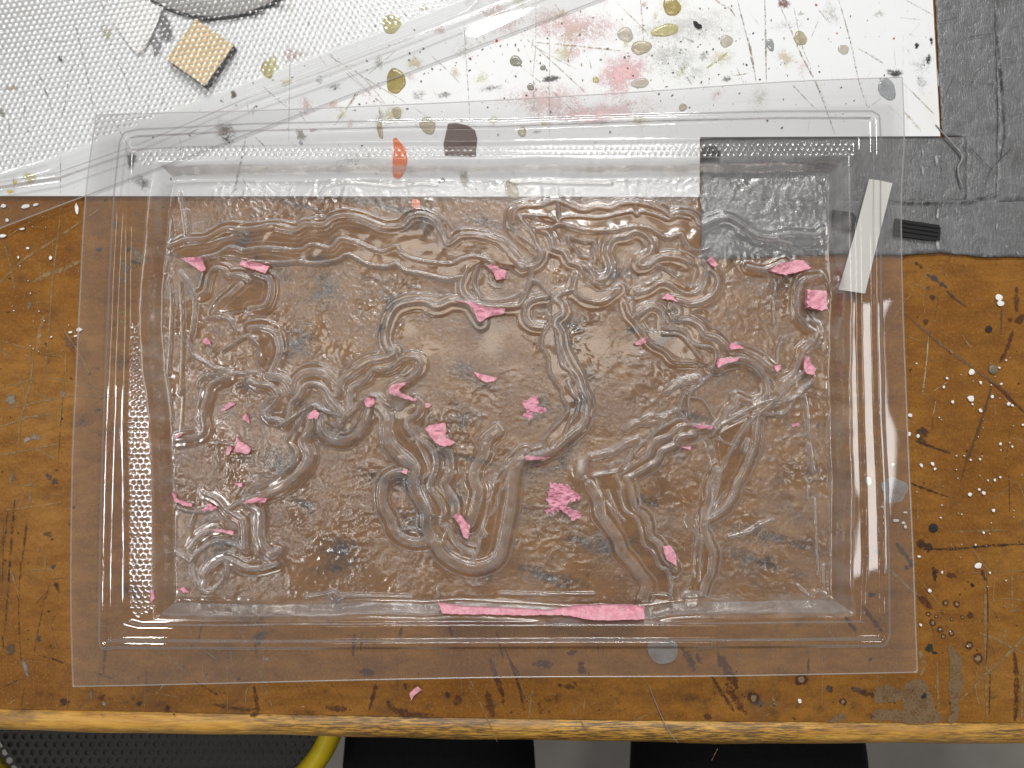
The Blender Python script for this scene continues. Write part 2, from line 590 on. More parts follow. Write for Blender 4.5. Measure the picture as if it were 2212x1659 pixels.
# edge strip: rounded section swept along the seam
sec_n = 10
V, F = [], []
xs = np.linspace(-0.60, 0.60, 90)
sx = np.array([p[0] for p in seam]); sy = np.array([p[1] for p in seam])
fx = np.array([p[0] for p in front]); fy = np.array([p[1] for p in front])
for i, x in enumerate(xs):
    y0 = np.interp(x, sx, sy) - 0.0005
    y1 = np.interp(x, fx, fy)
    w = y0 - y1
    wob = 0.0004 * math.sin(x * 37) + 0.0003 * math.sin(x * 91 + 1)
    prof = [(y0, -0.030), (y0, -0.0006)]
    for t in np.linspace(0.0, 1.0, sec_n):
        a = t * math.pi / 2
        prof.append((y0 - w * 0.45 - w * 0.55 * math.sin(a) + wob * t, -0.0008 - 0.010 * (1 - math.cos(a))))
    prof.append((y1 + wob, -0.030))
    V += [(x, y, z) for y, z in prof]
m = sec_n + 3
for i in range(len(xs) - 1):
    for j in range(m - 1):
        F.append((i * m + j, i * m + j + 1, (i + 1) * m + j + 1, (i + 1) * m + j))
F.append(tuple(range(m - 1, -1, -1))); F.append(tuple((len(xs) - 1) * m + j for j in range(m)))
es = mesh_obj("edge_strip", V, F, M_EDGE, None, True)
tchild(es)
for (px, py) in ((-.5, .5), (.5, .5), (-.5, -.15), (.5, -.15)):
    b = 0.03
    v = [(px + sx_ * b, py + sy_ * b, zz) for zz in (FLOOR_Z, -0.022) for sx_, sy_ in ((-1, -1), (1, -1), (1, 1), (-1, 1))]
    lg = mesh_obj("leg", v, [(0, 1, 5, 4), (1, 2, 6, 5), (2, 3, 7, 6), (3, 0, 4, 7), (4, 5, 6, 7), (3, 2, 1, 0)], M_EDGE)
    tchild(lg)

# ------------------------------------------------------------------ table wear
TAN, DRK, BRN, BLU, PALE = (0.27, 0.17, 0.075), (0.045, 0.022, 0.014), (0.085, 0.03, 0.014), (0.055, 0.058, 0.06), (0.42, 0.33, 0.22)
TM = Marks(0.00020)


def tl(c, r, s, w, col, a=0.8):
    TM.line(tw(c, r, s, 0.0), w * ZPX, col, a)


for s, w in (("690,250 380,460 180,590 0,770", 14), ("490,150 470,370 430,700 390,1200 370,1400 350,1560", 10), ("20,400 90,650 120,830", 9),
             ("270,760 380,700 500,660 650,590", 26), ("0,1280 70,1380", 14), ("270,1390 230,1659", 9), ("150,1500 200,1659", 9),
             ("0,1230 240,1300", 7), ("910,110 830,160 760,200 690,250", 8), ("400,1530 560,1560 800,1620", 8), ("200,1340 270,1400", 12),
             ("-500,600 -250,700 0,760", 9), ("320,560 330,700", 8), ("880,270 800,360", 6)):
    tl(0, 1, s, w, TAN, 0.8)
tl(0, 1, "350,1030 330,1130 300,1310", 22, PALE, 0.45)
for s, w in (("-100,660 150,620 520,540", 9), ("0,420 230,340", 9), ("20,280 400,200 600,170 1000,180", 10), ("270,0 200,250 160,400 155,640", 9),
             ("520,30 500,200 480,420", 9), ("250,830 240,1050", 13), ("150,885 300,885", 12), ("80,790 90,900", 14), ("550,610 740,610", 6),
             ("300,150 420,200", 10), ("150,350 430,310", 12), ("230,570 470,680", 7), ("700,500 900,460", 5), ("880,320 940,520", 7), ("740,890 940,880", 8),
             ("200,1570 330,1570", 6), ("370,1450 360,1600", 6), ("0,100 150,70 280,30", 8), ("480,250 640,290", 5)):
    tl(0, 2, s, w, TAN, 0.8)
for s, w in (("510,150 490,400 470,680", 9), ("120,1000 95,1300 70,1659", 20), ("30,1200 20,1659", 12), ("220,1150 200,1320 180,1500", 18),
             ("170,1500 160,1659", 14), ("60,1100 40,1350", 10)):
    tl(0, 2, s, w * .7, DRK, 0.5)
for s, w in (("80,0 60,300 40,560", 18), ("160,100 150,400 170,800", 12), ("400,180 340,400 260,800", 10), ("300,750 420,780 550,830", 12), ("20,600 30,700", 14),
             ("860,650 840,800 830,930", 18), ("720,880 820,910 930,945", 12), ("1180,840 1175,1000", 14), ("1640,450 1590,650", 14), ("1680,250 1660,320", 14),
             ("200,1000 170,1170", 10), ("0,1020 170,940", 12), ("1700,1140 1950,1190 2100,1170", 26), ("1550,950 1800,1100", 14), ("2050,650 2080,780", 30)):
    tl(0, 3, s, w * .7, DRK, 0.5)
for s, w in (("1500,500 1600,670 1770,800", 8), ("1300,700 1430,830 1560,940", 8), ("1180,1015 1300,1060 1450,1090", 5), ("1830,790 1830,1000 1830,1200", 6),
             ("2110,950 2160,1080 2210,1220", 6), ("1170,1010 1165,1200", 5), ("1940,540 2010,760", 8), ("250,60 450,70", 6), ("700,860 780,700", 7)):
    tl(0, 3, s, w, TAN, 0.75)
for s, w in (("60,820 120,1000 200,1220", 6), ("1780,980 1860,1150 1990,1450", 6), ("290,830 330,970", 7), ("1500,500 1580,950", 5), ("1760,930 1800,1010", 8)):
    tl(1, 3, s, w, TAN, 0.75)
for s, w in (("1020,970 960,1190", 22), ("1930,780 1980,920 2040,1090", 26), ("1900,1040 1930,1160 1960,1250", 34), ("2090,780 2150,950 2212,1100", 14), ("840,580 830,760", 16), ("900,560 890,720", 14),
             ("610,1170 780,1180", 36), ("1640,1150 1700,1090", 40), ("1580,1040 1600,1100", 26), ("30,1000 60,1200 0,1240", 24), ("2090,1220 2110,1200", 20), ("1220,520 1200,640", 20), ("1600,520 1630,600", 12),
             ("880,880 1000,900", 34), ("1240,970 1260,1030", 16), ("1100,1120 1180,1200 1270,1190", 30), ("1200,1230 1480,1230", 24), ("1980,560 2040,780", 10)):
    tl(1, 3, s, w, BRN, 0.75)
for s, w in (("150,940 200,1080 240,1140 230,1270", 8), ("270,950 230,1270", 9), ("580,1170 680,1330 720,1370", 8), ("1090,1270 1280,1190", 6), ("1280,490 1390,640", 6), ("1630,540 1720,690", 8), ("320,580 290,780", 8),
             ("1700,1600 1750,1500", 4), ("900,1000 760,1130", 4), ("2050,1300 2190,1200", 4)):
    tl(2, 3, s, w, TAN, 0.7)
for s, w in (("1700,920 1790,1060 1880,1200", 20), ("1820,970 1900,1120 1980,1230", 36), ("1740,720 1800,820 1910,1020", 44), ("1460,690 1530,790 1560,880", 34), ("650,800 660,900", 40), ("260,820 430,820", 40),
             ("460,990 600,1010", 24), ("310,1130 330,1220", 24), ("40,700 130,940 200,1200", 10), ("0,960 30,1150", 18), ("1580,740 1620,820", 26), ("100,820 180,950", 10), ("590,960 620,1000", 16), ("540,740 620,720", 24), ("1640,1230 1700,1260", 30)):
    tl(2, 3, s, w, BRN, 0.7)
for s, w in (("1900,80 1900,600 1910,1280", 16), ("2110,0 2115,400", 10), ("1510,800 1515,1000 1530,1240", 12), ("1690,1120 1910,900 2120,700 2300,500", 16), ("1850,570 2000,630 2212,740", 14), ("2050,540 2050,680", 12),
             ("1985,580 1990,610", 8), ("1360,130 1450,240 1540,360", 6), ("1120,50 1250,180 1360,270", 14), ("1190,1050 1180,700", 3), ("2200,810 2190,1280", 12), ("1370,710 1400,830 1380,920", 26), ("1840,830 1820,1000 1850,1160", 10), ("1700,770 1750,780", 9),
             ("540,420 660,580 750,740", 7), ("2000,290 2212,310", 8), ("1750,90 2212,70", 4), ("1940,250 1970,320", 6), ("170,680 200,710", 8), ("2090,400 2180,380", 10)):
    tl(3, 3, s, w, TAN, 0.85)
for s, w in (("2130,720 2150,950 2140,1280", 26), ("1360,270 1420,330 1480,380", 30), ("1910,100 1920,500 1900,880", 8), ("920,360 990,460 1070,560", 26), ("770,440 860,560", 24), ("1250,60 1320,20", 24), ("480,770 470,900", 12), ("1940,870 1930,1250", 7),
             ("640,1000 660,1050", 26), ("1280,1170 1340,1300", 16), ("350,1250 380,1270", 10), ("820,1020 950,1060 1180,1130", 26)):
    tl(3, 3, s, w, BRN, 0.75)
for s in ("1600,670 1690,740 1710,900 1725,1000 1680,1110 1690,1200 1650,1290 1600,1290 1620,1160 1605,1000 1610,840", "1250,980 1350,940 1410,960 1470,1080 1500,1180 1540,1285 1230,1290 1240,1180 1225,1060",
          "1030,1005 1100,990 1170,1000 1230,1050 1220,1110 1120,1130 1040,1135 1000,1115", "990,1195 1100,1185 1220,1195 1215,1270 1100,1275 985,1272", "700,1240 750,1215 780,1270 620,1290"):
    TM.poly(tw(3, 3, s, 0), (0.185, 0.118, 0.060), 0.85)
for x, y, r in ((1580, 330, 22), (1670, 340, 22), (1505, 440, 13), (1475, 490, 22), (1535, 545, 20), (1560, 600, 17), (1625, 575, 20), (1770, 672, 26), (1840, 775, 34), (1715, 445, 14), (1440, 420, 18), (1630, 460, 12), (1550, 400, 10), (755, 1125, 24), (35, 1095, 40), (420, 945, 40), (200, 1140, 14)):
    q = P(*T(3, 3, x, y))
    TM.blob(q[0], q[1], r * 1.5 * ZPX, r * 1.5 * ZPX, (0.07, 0.022, 0.010), 0.85, 0.4, 0.15)
    TM.blob(q[0], q[1], r * 0.8 * ZPX, r * 0.8 * ZPX, (0.26, 0.18, 0.10), 0.9, 0.4, 0.15)
for x, y, rx, ry, cl in ((1625, 110, 48, 26, BRN), (1500, 80, 22, 36, BRN), (1450, 690, 40, 40, (0.018, 0.03, 0.022)), (1490, 730, 36, 14, (0.018, 0.03, 0.022)), (1405, 1080, 26, 30, (0.02, 0.03, 0.025)), (985, 265, 30, 30, (0.03, 0.035, 0.03)), (1780, 430, 36, 26, BRN), (640, 1025, 30, 30, BLU), (870, 1030, 50, 26, (0.09, 0.06, 0.045))):
    q = P(*T(3, 3, x, y)); TM.blob(q[0], q[1], rx * ZPX, ry * ZPX, cl, 0.8, 0.4, 0.35, rot=-0.4)
for s, w, cl in (("1950,90 1880,330 1820,510 1740,720 1700,870", 16, (0.10, 0.055, 0.028)), ("1340,530 1450,570 1620,630", 14, DRK), ("1300,870 1400,910 1600,980", 12, DRK), ("1600,1265 1800,1255 2070,1245", 12, TAN),
                 ("1400,1400 1700,1395 1900,1375 2212,1360", 14, DRK), ("2212,800 2050,930 1920,1030", 5, TAN), ("1870,0 1980,80 2212,300", 16, BRN), ("1350,1000 1360,1220", 10, TAN), ("1400,420 1380,560", 50, (0.06, 0.035, 0.022)), ("1410,0 1390,160", 8, PALE), ("1500,210 1480,320", 6, PALE),
                 ("1870,1560 1900,1659", 16, BRN), ("1480,1540 1500,1659", 20, DRK), ("2090,800 2095,1100", 5, BRN), ("1150,430 1280,460", 6, TAN), ("1180,1350 1320,1530", 26, (0.05, 0.045, 0.04)), ("970,1380 1060,1440", 18, (0.1, 0.085, 0.07)), ("1340,1340 1480,1400", 40, DRK), ("1100,1340 1240,1520", 6, TAN)):
    tl(3, 2, s, w, cl, 0.75)
for s, w, cl in (("1500,590 1420,700 1300,860 1220,960 1130,1110 1060,1230", 8, (0.30, 0.17, 0.055)), ("1240,1000 1400,1140 1600,1310 1720,1390 1880,1510 2100,1659", 16, (0.17, 0.10, 0.055)), ("1430,700 1500,740 1590,810", 26, BLU), ("1590,830 1660,900 1750,960", 14, (0.06, 0.04, 0.03)),
                 ("2120,1150 2080,1280 2010,1420", 20, BRN), ("1710,1180 1760,1260 1820,1330", 8, TAN), ("1440,1200 1430,1350 1400,1640", 8, PALE), ("2030,960 2025,1180", 8, (0.10, 0.06, 0.045)), ("1280,760 1450,830", 4, TAN), ("1250,1190 1380,1240", 5, TAN), ("1330,600 1400,650", 14, BRN), ("2150,800 2150,1000", 26, (0.08, 0.035, 0.02)), ("1600,1560 1480,1640", 4, PALE)):
    tl(3, 1, s, w, cl, 0.8)
for x, y, rx, ry, cl in ((1475, 885, 26, 32, (0.07, 0.03, 0.018)), (1420, 1080, 24, 34, BRN), (1490, 1075, 10, 16, TAN), (1440, 805, 18, 18, BLU), (2180, 1060, 40, 60, BRN), (2100, 1065, 30, 20, BRN), (1500, 985, 10, 10, TAN)):
    q = P(*T(3, 1, x, y)); TM.blob(q[0], q[1], rx * ZPX, ry * ZPX, cl, 0.8, 0.45, 0.3)
for x, y, rx, ry, cl in ((930, 300, 40, 30, (0.21, 0.15, 0.09)), (1120, 560, 90, 70, (0.24, 0.19, 0.12)), (1010, 640, 60, 60, (0.20, 0.155, 0.10)), (1040, 500, 24, 30, BLU), (1080, 600, 70, 16, (0.05, 0.045, 0.04)), (990, 1000, 30, 26, (0.22, 0.18, 0.02)), (985, 1080, 30, 22, (0.25, 0.20, 0.02)), (800, 500, 30, 26, BLU), (235, 950, 24, 50, (0.22, 0.19, 0.15)), (1000, 740, 36, 30, (0.19, 0.145, 0.12)), (570, 1250, 60, 70, (0.17, 0.09, 0.05)), (445, 1350, 60, 22, TAN), (305, 935, 14, 18, TAN)):
    q = P(*T(0, 1, x, y)); TM.blob(q[0], q[1], rx * ZPX, ry * ZPX, cl, 0.75, 0.5, 0.4, rot=-0.3)
for x, y, rx, ry, cl in ((90, 200, 66, 50, (0.24, 0.22, 0.17)), (790, 280, 30, 22, BLU), (390, 810, 50, 26, BLU), (440, 860, 44, 26, BLU), (220, 520, 26, 40, (0.33, 0.29, 0.26)), (290, 500, 24, 70, (0.27, 0.22, 0.18)), (110, 820, 26, 40, (0.16, 0.13, 0.1)), (430, 1540, 24, 24, BLU), (390, 1280, 60, 26, (0.10, 0.06, 0.035)), (310, 1400, 20, 24, TAN), (510, 150, 30, 36, (0.25, 0.21, 0.17))):
    q = P(*T(0, 2, x, y)); TM.blob(q[0], q[1], rx * ZPX, ry * ZPX, cl, 0.7, 0.55, 0.4)
for x, y, rx, ry, cl in ((210, 860, 22, 90, (0.23, 0.25, 0.26)), (90, 700, 60, 50, (0.10, 0.075, 0.05)), (840, 1140, 18, 22, (0.35, 0.37, 0.40)), (820, 1090, 40, 26, (0.10, 0.03, 0.02)), (735, 1070, 16, 50, (0.2, 0.16, 0.12)), (520, 1130, 60, 40, DRK), (460, 200, 26, 50, DRK), (1120, 1140, 30, 26, DRK), (1350, 1180, 30, 30, DRK), (310, 620, 30, 30, BLU), (2090, 600, 60, 70, BLU), (2150, 780, 36, 18, (0.3, 0.26, 0.2))):
    q = P(*T(0, 3, x, y)); TM.blob(q[0], q[1], rx * ZPX, ry * ZPX, cl, 0.7, 0.55, 0.4, rot=0.2)
# stains that show through the middle of the formed sheet
for x, y, rx, ry, cl in ((845, 655, 20, 40, (0.018, 0.028, 0.030)), (825, 710, 14, 30, (0.02, 0.03, 0.03)), (1365, 715, 22, 14, (0.012, 0.020, 0.014)), (1170, 878, 30, 30, (0.018, 0.024, 0.022)), (1000, 905, 40, 24, (0.03, 0.035, 0.03)), (640, 740, 40, 50, (0.045, 0.048, 0.052)), (705, 630, 50, 40, (0.07, 0.065, 0.062)), (660, 1090, 40, 16, (0.06, 0.075, 0.085)), (740, 1190, 70, 26, (0.05, 0.05, 0.058)), (720, 1225, 30, 20, (0.035, 0.035, 0.045)), (880, 1040, 80, 30, (0.06, 0.045, 0.04)), (1240, 700, 40, 30, (0.05, 0.05, 0.055)), (1255, 865, 24, 30, (0.025, 0.025, 0.028)), (1215, 1000, 16, 50, (0.03, 0.038, 0.035)), (1400, 1085, 36, 16, (0.03, 0.035, 0.03)), (1250, 1165, 36, 18, (0.025, 0.025, 0.028)), (1300, 1180, 60, 30, (0.05, 0.04, 0.035)), (1180, 1245, 90, 20, (0.035, 0.035, 0.032)), (1010, 990, 50, 12, (0.03, 0.036, 0.032)), (985, 1075, 16, 40, (0.022, 0.022, 0.02)), (830, 445, 120, 14, (0.06, 0.058, 0.06)), (640, 442, 60, 12, (0.08, 0.06, 0.055)), (1050, 480, 50, 14, (0.06, 0.05, 0.045)), (910, 480, 60, 40, (0.08, 0.055, 0.04)), (700, 560, 60, 14, (0.09, 0.06, 0.05)), (1330, 590, 50, 20, (0.085, 0.055, 0.04)), (1660, 1160, 120, 20, (0.055, 0.042, 0.036)), (1640, 1210, 100, 16, (0.045, 0.038, 0.036)), (600, 1000, 60, 40, (0.08, 0.05, 0.03)), (900, 1130, 50, 40, (0.04, 0.04, 0.042)), (480, 1180, 40, 50, (0.10, 0.06, 0.035)), (1500, 900, 60, 16, (0.08, 0.055, 0.04))):
    q = P(x, y); TM.blob(q[0], q[1], rx * 1.35 * PX, ry * 1.35 * PX, cl, 0.70, 0.97, 0.35, rot=-0.25)
for i in range(46):
    q = P(random.gauss(960, 330), random.gauss(900, 220))
    r = random.uniform(12, 46) * PX
    TM.blob(q[0], q[1], r * random.uniform(1.0, 2.2), r, random.choice(((0.05, 0.053, 0.06), (0.04, 0.045, 0.045), (0.07, 0.05, 0.04), (0.09, 0.095, 0.105))), random.uniform(.3, .6), 0.97, 0.3, rot=random.uniform(-.6, .3))
# many faint random scratches and specks
for i in range(1500):
    x, y = random.uniform(-60, 2270), random.uniform(430, 1545)
    L = random.choice((12, 20, 35, 60, 110)) * random.uniform(.5, 1.3)
    if y + L > 1535: L = max(4, (1535 - y) * .8)
    a = random.choice((1.57, 1.5, 1.35, 0.05, 2.3, 0.7, 1.62)) + random.gauss(0, .2)
    p0, p1 = P(x, y), P(x + L * math.cos(a), y + L * math.sin(a))
    TM.line([p0, ((p0[0] + p1[0]) / 2 + random.gauss(0, .0006), (p0[1] + p1[1]) / 2), p1], random.choice((0.6, 0.8, 1.1, 1.6)) * PX, random.choice((TAN, TAN, PALE, PALE, BRN)), random.uniform(.2, .55), step=0.003)
for i in range(170):
    q = P(random.uniform(-60, 2270), random.uniform(430, 1548))
    r = random.choice((1.2, 1.6, 2.4, 4)) * PX
    TM.blob(q[0], q[1], r * random.uniform(.7, 1.6), r, random.choice((DRK, DRK, (0.012, 0.01, 0.008), TAN)), 0.85, 0.4, 0.3, 10)
for i in range(70):
    q = P(random.uniform(-60, 2270), random.uniform(1480, 1550))
    r = random.uniform(5, 16) * PX
    TM.blob(q[0], q[1], r * random.uniform(1, 2.4), r, random.choice((DRK, BRN, BRN)), 0.4, 0.95, 0.3, rot=0)
wear = TM.build("surface_marks", M_MARK_T, None)
wear["kind"] = "stuff"
tchild(wear)
# drilled holes and a screw head at the side
for (c, r, x, y, rad, mt) in ((3, 1, 1925, 1140, 28, M_BLACK), (3, 2, 1480, 1230, 36, M_BLACK)):
    q = P(*T(c, r, x, y)); R = rad * ZPX
    v = [(q[0], q[1], 0.00065)] + [(q[0] + R * math.cos(i / 20 * 6.2832), q[1] + R * math.sin(i / 20 * 6.2832), 0.0006) for i in range(20)]
    tchild(mesh_obj("drill_hole", v, [(0, 1 + i, 1 + (i + 1) % 20) for i in range(20)], mt))
q = P(*T(3, 1, 1960, 1465)); R = 36 * ZPX
v, f = [], []
for k_, (rr, zz) in enumerate(((1.1, 0.0002), (1.05, 0.0009), (0.9, 0.0011), (0.5, 0.0013), (0.0001, 0.0013))):
    v += [(q[0] + R * rr * math.cos(i / 24 * 6.2832), q[1] + R * rr * math.sin(i / 24 * 6.2832), zz) for i in range(24)]
for k_ in range(4):
    f += [(k_ * 24 + i, k_ * 24 + (i + 1) % 24, k_ * 24 + 24 + (i + 1) % 24, k_ * 24 + 24 + i) for i in range(24)]
tchild(mesh_obj("screw_head", v, f, mat_plain("dull_brass", (0.22, 0.18, 0.11), 0.4, 300, 0.6, (0.06, 0.05, 0.035)), None, True))

# ------------------------------------------------------------------ white board with its stains and painted shade
bo = [P(*p, BZ) for p in pts("-420,424 0,423 800,424 1511,425 1512,296 2031,294 2026,200 2015,0 2008,-140 -420,-140")]
board = slab("cutting_board", bo, 0.0002, BZ - 0.0002, M_BOARD, None, 0.3)
tag(board, "scratched white board spotted with paint and resin, under the plastic sheets", "board")
BM = Marks(BZ + 0.00018)


def bp(x, y):
    return P(x, y, BZ)


def bl(c, r, s, w, col, a=0.75):
    a *= 0.75
    BM.line([P(*T(c, r, x, y), BZ) for x, y in pts(s)], w * ZPX, col, a)


for x, y, rx, ry, cl, a in ((1240, 60, 140, 60, (0.72, 0.50, 0.50), .5), (1345, 160, 80, 60, (0.76, 0.48, 0.50), .62), (1180, 215, 130, 46, (0.74, 0.55, 0.54), .5), (1075, 40, 70, 55, (0.73, 0.55, 0.53), .45), (1290, 245, 150, 40, (0.76, 0.56, 0.56), .55), (1240, 115, 30, 26, (0.75, 0.42, 0.45), .55), (800, 205, 26, 40, (0.75, 0.55, 0.55), .4),
                            (1480, 60, 140, 60, (0.66, 0.655, 0.62), .4), (1250, 70, 60, 26, (0.70, 0.66, 0.50), .55), (1700, 126, 30, 26, (0.66, 0.58, 0.42), .65), (1378, 262, 40, 26, (0.66, 0.60, 0.38), .55), (588, 140, 16, 30, (0.64, 0.62, 0.28), .7), (230, 70, 16, 26, (0.62, 0.60, 0.42), .55), (25, 190, 20, 12, (0.68, 0.60, 0.45), .5),
                            (1435, 120, 60, 50, (0.62, 0.62, 0.58), .5), (1480, 140, 60, 70, (0.64, 0.66, 0.64), .5), (65, 384, 15, 20, (0.62, 0.58, 0.24), .75), (32, 395, 7, 7, (0.66, 0.58, 0.12), .9), (21, 414, 8, 6, (0.68, 0.52, 0.06), .9), (1640, 215, 30, 40, (0.60, 0.60, 0.48), .5), (1000, 110, 40, 30, (0.6, 0.58, 0.54), .4),
                            (1040, 170, 26, 16, (0.62, 0.62, 0.3), .5), (905, 205, 20, 12, (0.16, 0.14, 0.12), .45), (960, 205, 16, 10, (0.10, 0.09, 0.08), .5), (1060, 190, 30, 12, (0.14, 0.11, 0.10), .5), (1190, 170, 22, 10, (0.10, 0.10, 0.10), .85), (720, 188, 26, 10, (0.35, 0.36, 0.38), .8), (690, 172, 12, 10, (0.40, 0.42, 0.44), .7),
                            (285, 345, 14, 26, (0.10, 0.10, 0.105), .8), (312, 395, 28, 24, (0.10, 0.10, 0.10), .6), (488, 284, 28, 36, (0.17, 0.135, 0.11), .85), (492, 300, 18, 16, (0.07, 0.06, 0.07), .7), (505, 205, 8, 14, (0.13, 0.09, 0.06), .8), (650, 293, 14, 16, (0.32, 0.31, 0.28), .75), (650, 309, 8, 6, (0.1, 0.1, 0.12), .8), (676, 281, 10, 6, (0.55, 0.38, 0.48), .8),  # leading dark blur paints in a reflection
                            (956, 390, 12, 6, (0.06, 0.065, 0.075), .9), (1002, 385, 16, 24, (0.40, 0.37, 0.31), .75), (131, 128, 6, 12, (0.04, 0.045, 0.08), .9), (1932, 158, 20, 14, (0.05, 0.05, 0.05), .75), (1980, 99, 7, 8, (0.02, 0.02, 0.02), .9), (2012, 88, 6, 12, (0.02, 0.02, 0.02), .9), (2005, 129, 8, 14, (0.02, 0.02, 0.02), .8), (1992, 140, 30, 26, (0.15, 0.15, 0.15), .35),
                            (1693, 6, 20, 15, (0.22, 0.11, 0.10), .95), (1763, 11, 3, 4, (0.45, 0.06, 0.04), .9), (1931, 83, 4, 3, (0.45, 0.08, 0.06), .9), (1073, 88, 4, 5, (0.65, 0.04, 0.06), .95), (1016, 127, 5, 5, (0.32, 0.10, 0.22), .8), (1808, 72, 3, 3, (0.6, 0.2, 0.16), .8), (1730, 30, 10, 6, (0.55, 0.52, 0.45), .5), (1900, 30, 16, 10, (0.45, 0.42, 0.36), .5), (1160, 285, 12, 6, (0.1, 0.1, 0.1), .4),
                            (760, 345, 60, 20, (0.60, 0.59, 0.56), .5), (1990, 180, 16, 26, (0.3, 0.3, 0.3), .35), (1570, 170, 16, 10, (0.2, 0.2, 0.18), .6), (1520, 120, 20, 12, (0.25, 0.25, 0.2), .5), (1700, 55, 40, 18, (0.5, 0.5, 0.48), .4), (500, 45, 40, 30, (0.62, 0.62, 0.62), .4), (5, 245, 10, 16, (0.25, 0.22, 0.15), .6), (420, 160, 40, 12, (0.66, 0.64, 0.6), .3), (356, 62, 24, 40, (0.16, 0.16, 0.165), .9), (338, 100, 18, 30, (0.24, 0.24, 0.24), .8), (455, 42, 60, 14, (0.12, 0.12, 0.125), .8), (540, 34, 50, 14, (0.14, 0.14, 0.145), .8), (600, 14, 40, 16, (0.16, 0.16, 0.165), .7)):  # closing grey blobs paint in shadow beside the torn skin and lid
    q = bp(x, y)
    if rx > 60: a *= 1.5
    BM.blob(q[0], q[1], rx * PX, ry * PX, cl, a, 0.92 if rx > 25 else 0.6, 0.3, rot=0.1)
LB, LG = (0.36, 0.24, 0.14), (0.30, 0.28, 0.25)
for s, w in (("290,0 288,250 285,400 270,600 272,980", 4), ("400,150 398,500 395,780 400,1100", 5), ("260,340 500,360 980,410", 9), ("930,10 1040,120 1150,230 1250,360", 6), ("1130,0 1145,180 1155,330", 7), ("180,550 400,720 620,920", 6), ("290,380 500,570 700,760", 6), ("160,250 290,380 620,560", 4), ("1870,610 2000,590", 5), ("1960,670 1900,540", 4), ("265,310 255,390", 9), ("720,480 735,560", 6), ("1710,-20 1790,40 1850,70 1890,130", 9)):
    bl(2, 0, s, w, LB, 0.7)
for s, w in (("1910,0 1960,200 2010,400 2060,660", 9), ("2130,0 2140,300 2140,620", 6), ("1450,540 1540,680", 8), ("440,30 480,90", 4), ("1480,300 1560,340", 12)):
    bl(2, 0, s, w, LG, 0.75)
bl(2, 0, "1830,420 1760,480 1700,520 1660,550", 12, (0.42, 0.46, 0.10), 0.9)
for s, w in (("720,0 790,240 830,400 880,640 950,860", 9), ("250,50 340,250 400,400 480,560 560,720 690,1080", 9), ("125,0 130,300 140,660", 7), ("360,60 430,380 490,520", 5), ("1240,670 1360,790 1490,920", 7), ("880,390 1000,460 1080,510", 10), ("350,680 450,790 560,900", 6), ("560,80 640,180", 5), ("500,300 560,160", 4), ("0,340 40,560", 12), ("950,870 1080,780", 6), ("1260,0 1480,120", 4), ("1200,140 1400,160", 3)):
    bl(3, 0, s, w, (0.28, 0.24, 0.18), 0.75)
bl(3, 0, "1250,900 1310,970 1390,1060", 14, (0.55, 0.50, 0.28), 0.6)
for s, w in (("1720,180 1740,500 1760,800 1770,1000", 5), ("325,430 318,700 310,1150", 4), ("850,570 980,700 1100,850", 4), ("620,440 880,600 1260,830", 5), ("700,520 900,700 1080,860", 4), ("860,740 790,850 720,950", 9), ("1040,860 1050,960 1040,1100", 14), ("1180,400 950,600", 5), ("200,790 300,860", 5), ("380,880 470,1010", 5), ("880,740 640,1060", 6), ("100,690 200,780", 8), ("1460,450 1650,620", 5), ("1560,540 1700,680", 4), ("0,900 60,840", 6), ("640,430 700,500", 8), ("760,540 1000,780 1110,850", 3), ("440,800 520,900", 5), ("20,1080 120,1180", 6), ("1500,1000 1330,870", 4)):
    bl(1, 0, s, w, (0.30, 0.25, 0.18), 0.7)
for s, w in (("200,360 240,560", 5), ("580,120 640,340 700,600 760,900", 6), ("600,170 640,330", 10), ("180,680 200,800 195,960", 5), ("860,370 1000,600 1080,860", 6), ("640,480 560,600 520,900", 5), ("300,560 370,740 420,880", 8), ("540,750 500,950", 6), ("1200,750 1190,900", 5), ("1300,700 1330,860", 5), ("1980,1100 1950,1250 1880,1560", 12), ("1950,1440 2030,1560", 8), ("490,1250 485,1560", 5), ("110,1420 115,1560", 5), ("1500,1080 1600,1040", 5), ("1790,780 1800,840", 6), ("2050,850 2030,950", 5), ("480,480 440,540", 6), ("70,900 80,1100", 8), ("300,320 560,340", 4), ("900,950 1050,1200", 4), ("2000,1220 1900,1300", 8)):
    bl(0, 0, s, w, (0.30, 0.27, 0.23), 0.7)
for i in range(520):
    if i % 3 == 0: x, y = random.gauss(1000, 260), random.gauss(150, 70)
    elif i % 3 == 1: x, y = random.gauss(1500, 220), random.gauss(140, 90)
    else: x, y = random.uniform(-20, 2010), random.uniform(-10, 415)
    if y > 415 or x > 2005 or (x > 1505 and y > 290): continue
    q = bp(x, y); r = random.choice((0.8, 1.0, 1.4, 2.2)) * PX
    BM.blob(q[0], q[1], r * random.uniform(.8, 2), r, random.choice(((0.04, 0.035, 0.03), (0.10, 0.08, 0.06), (0.25, 0.22, 0.18), (0.03, 0.03, 0.035))), 0.85, 0.4, 0.3, 9)
for i in range(34):
    x, y = random.gauss(1150, 330), random.uniform(0, 270)
    q = bp(x, y); r = random.uniform(8, 28) * PX
    if x < 1990: BM.blob(q[0], q[1], r * random.uniform(.8, 1.8), r, random.choice(((0.66, 0.62, 0.36), (0.66, 0.60, 0.40), (0.70, 0.52, 0.50), (0.55, 0.54, 0.50))), random.uniform(.45, .8), 0.95, 0.3)
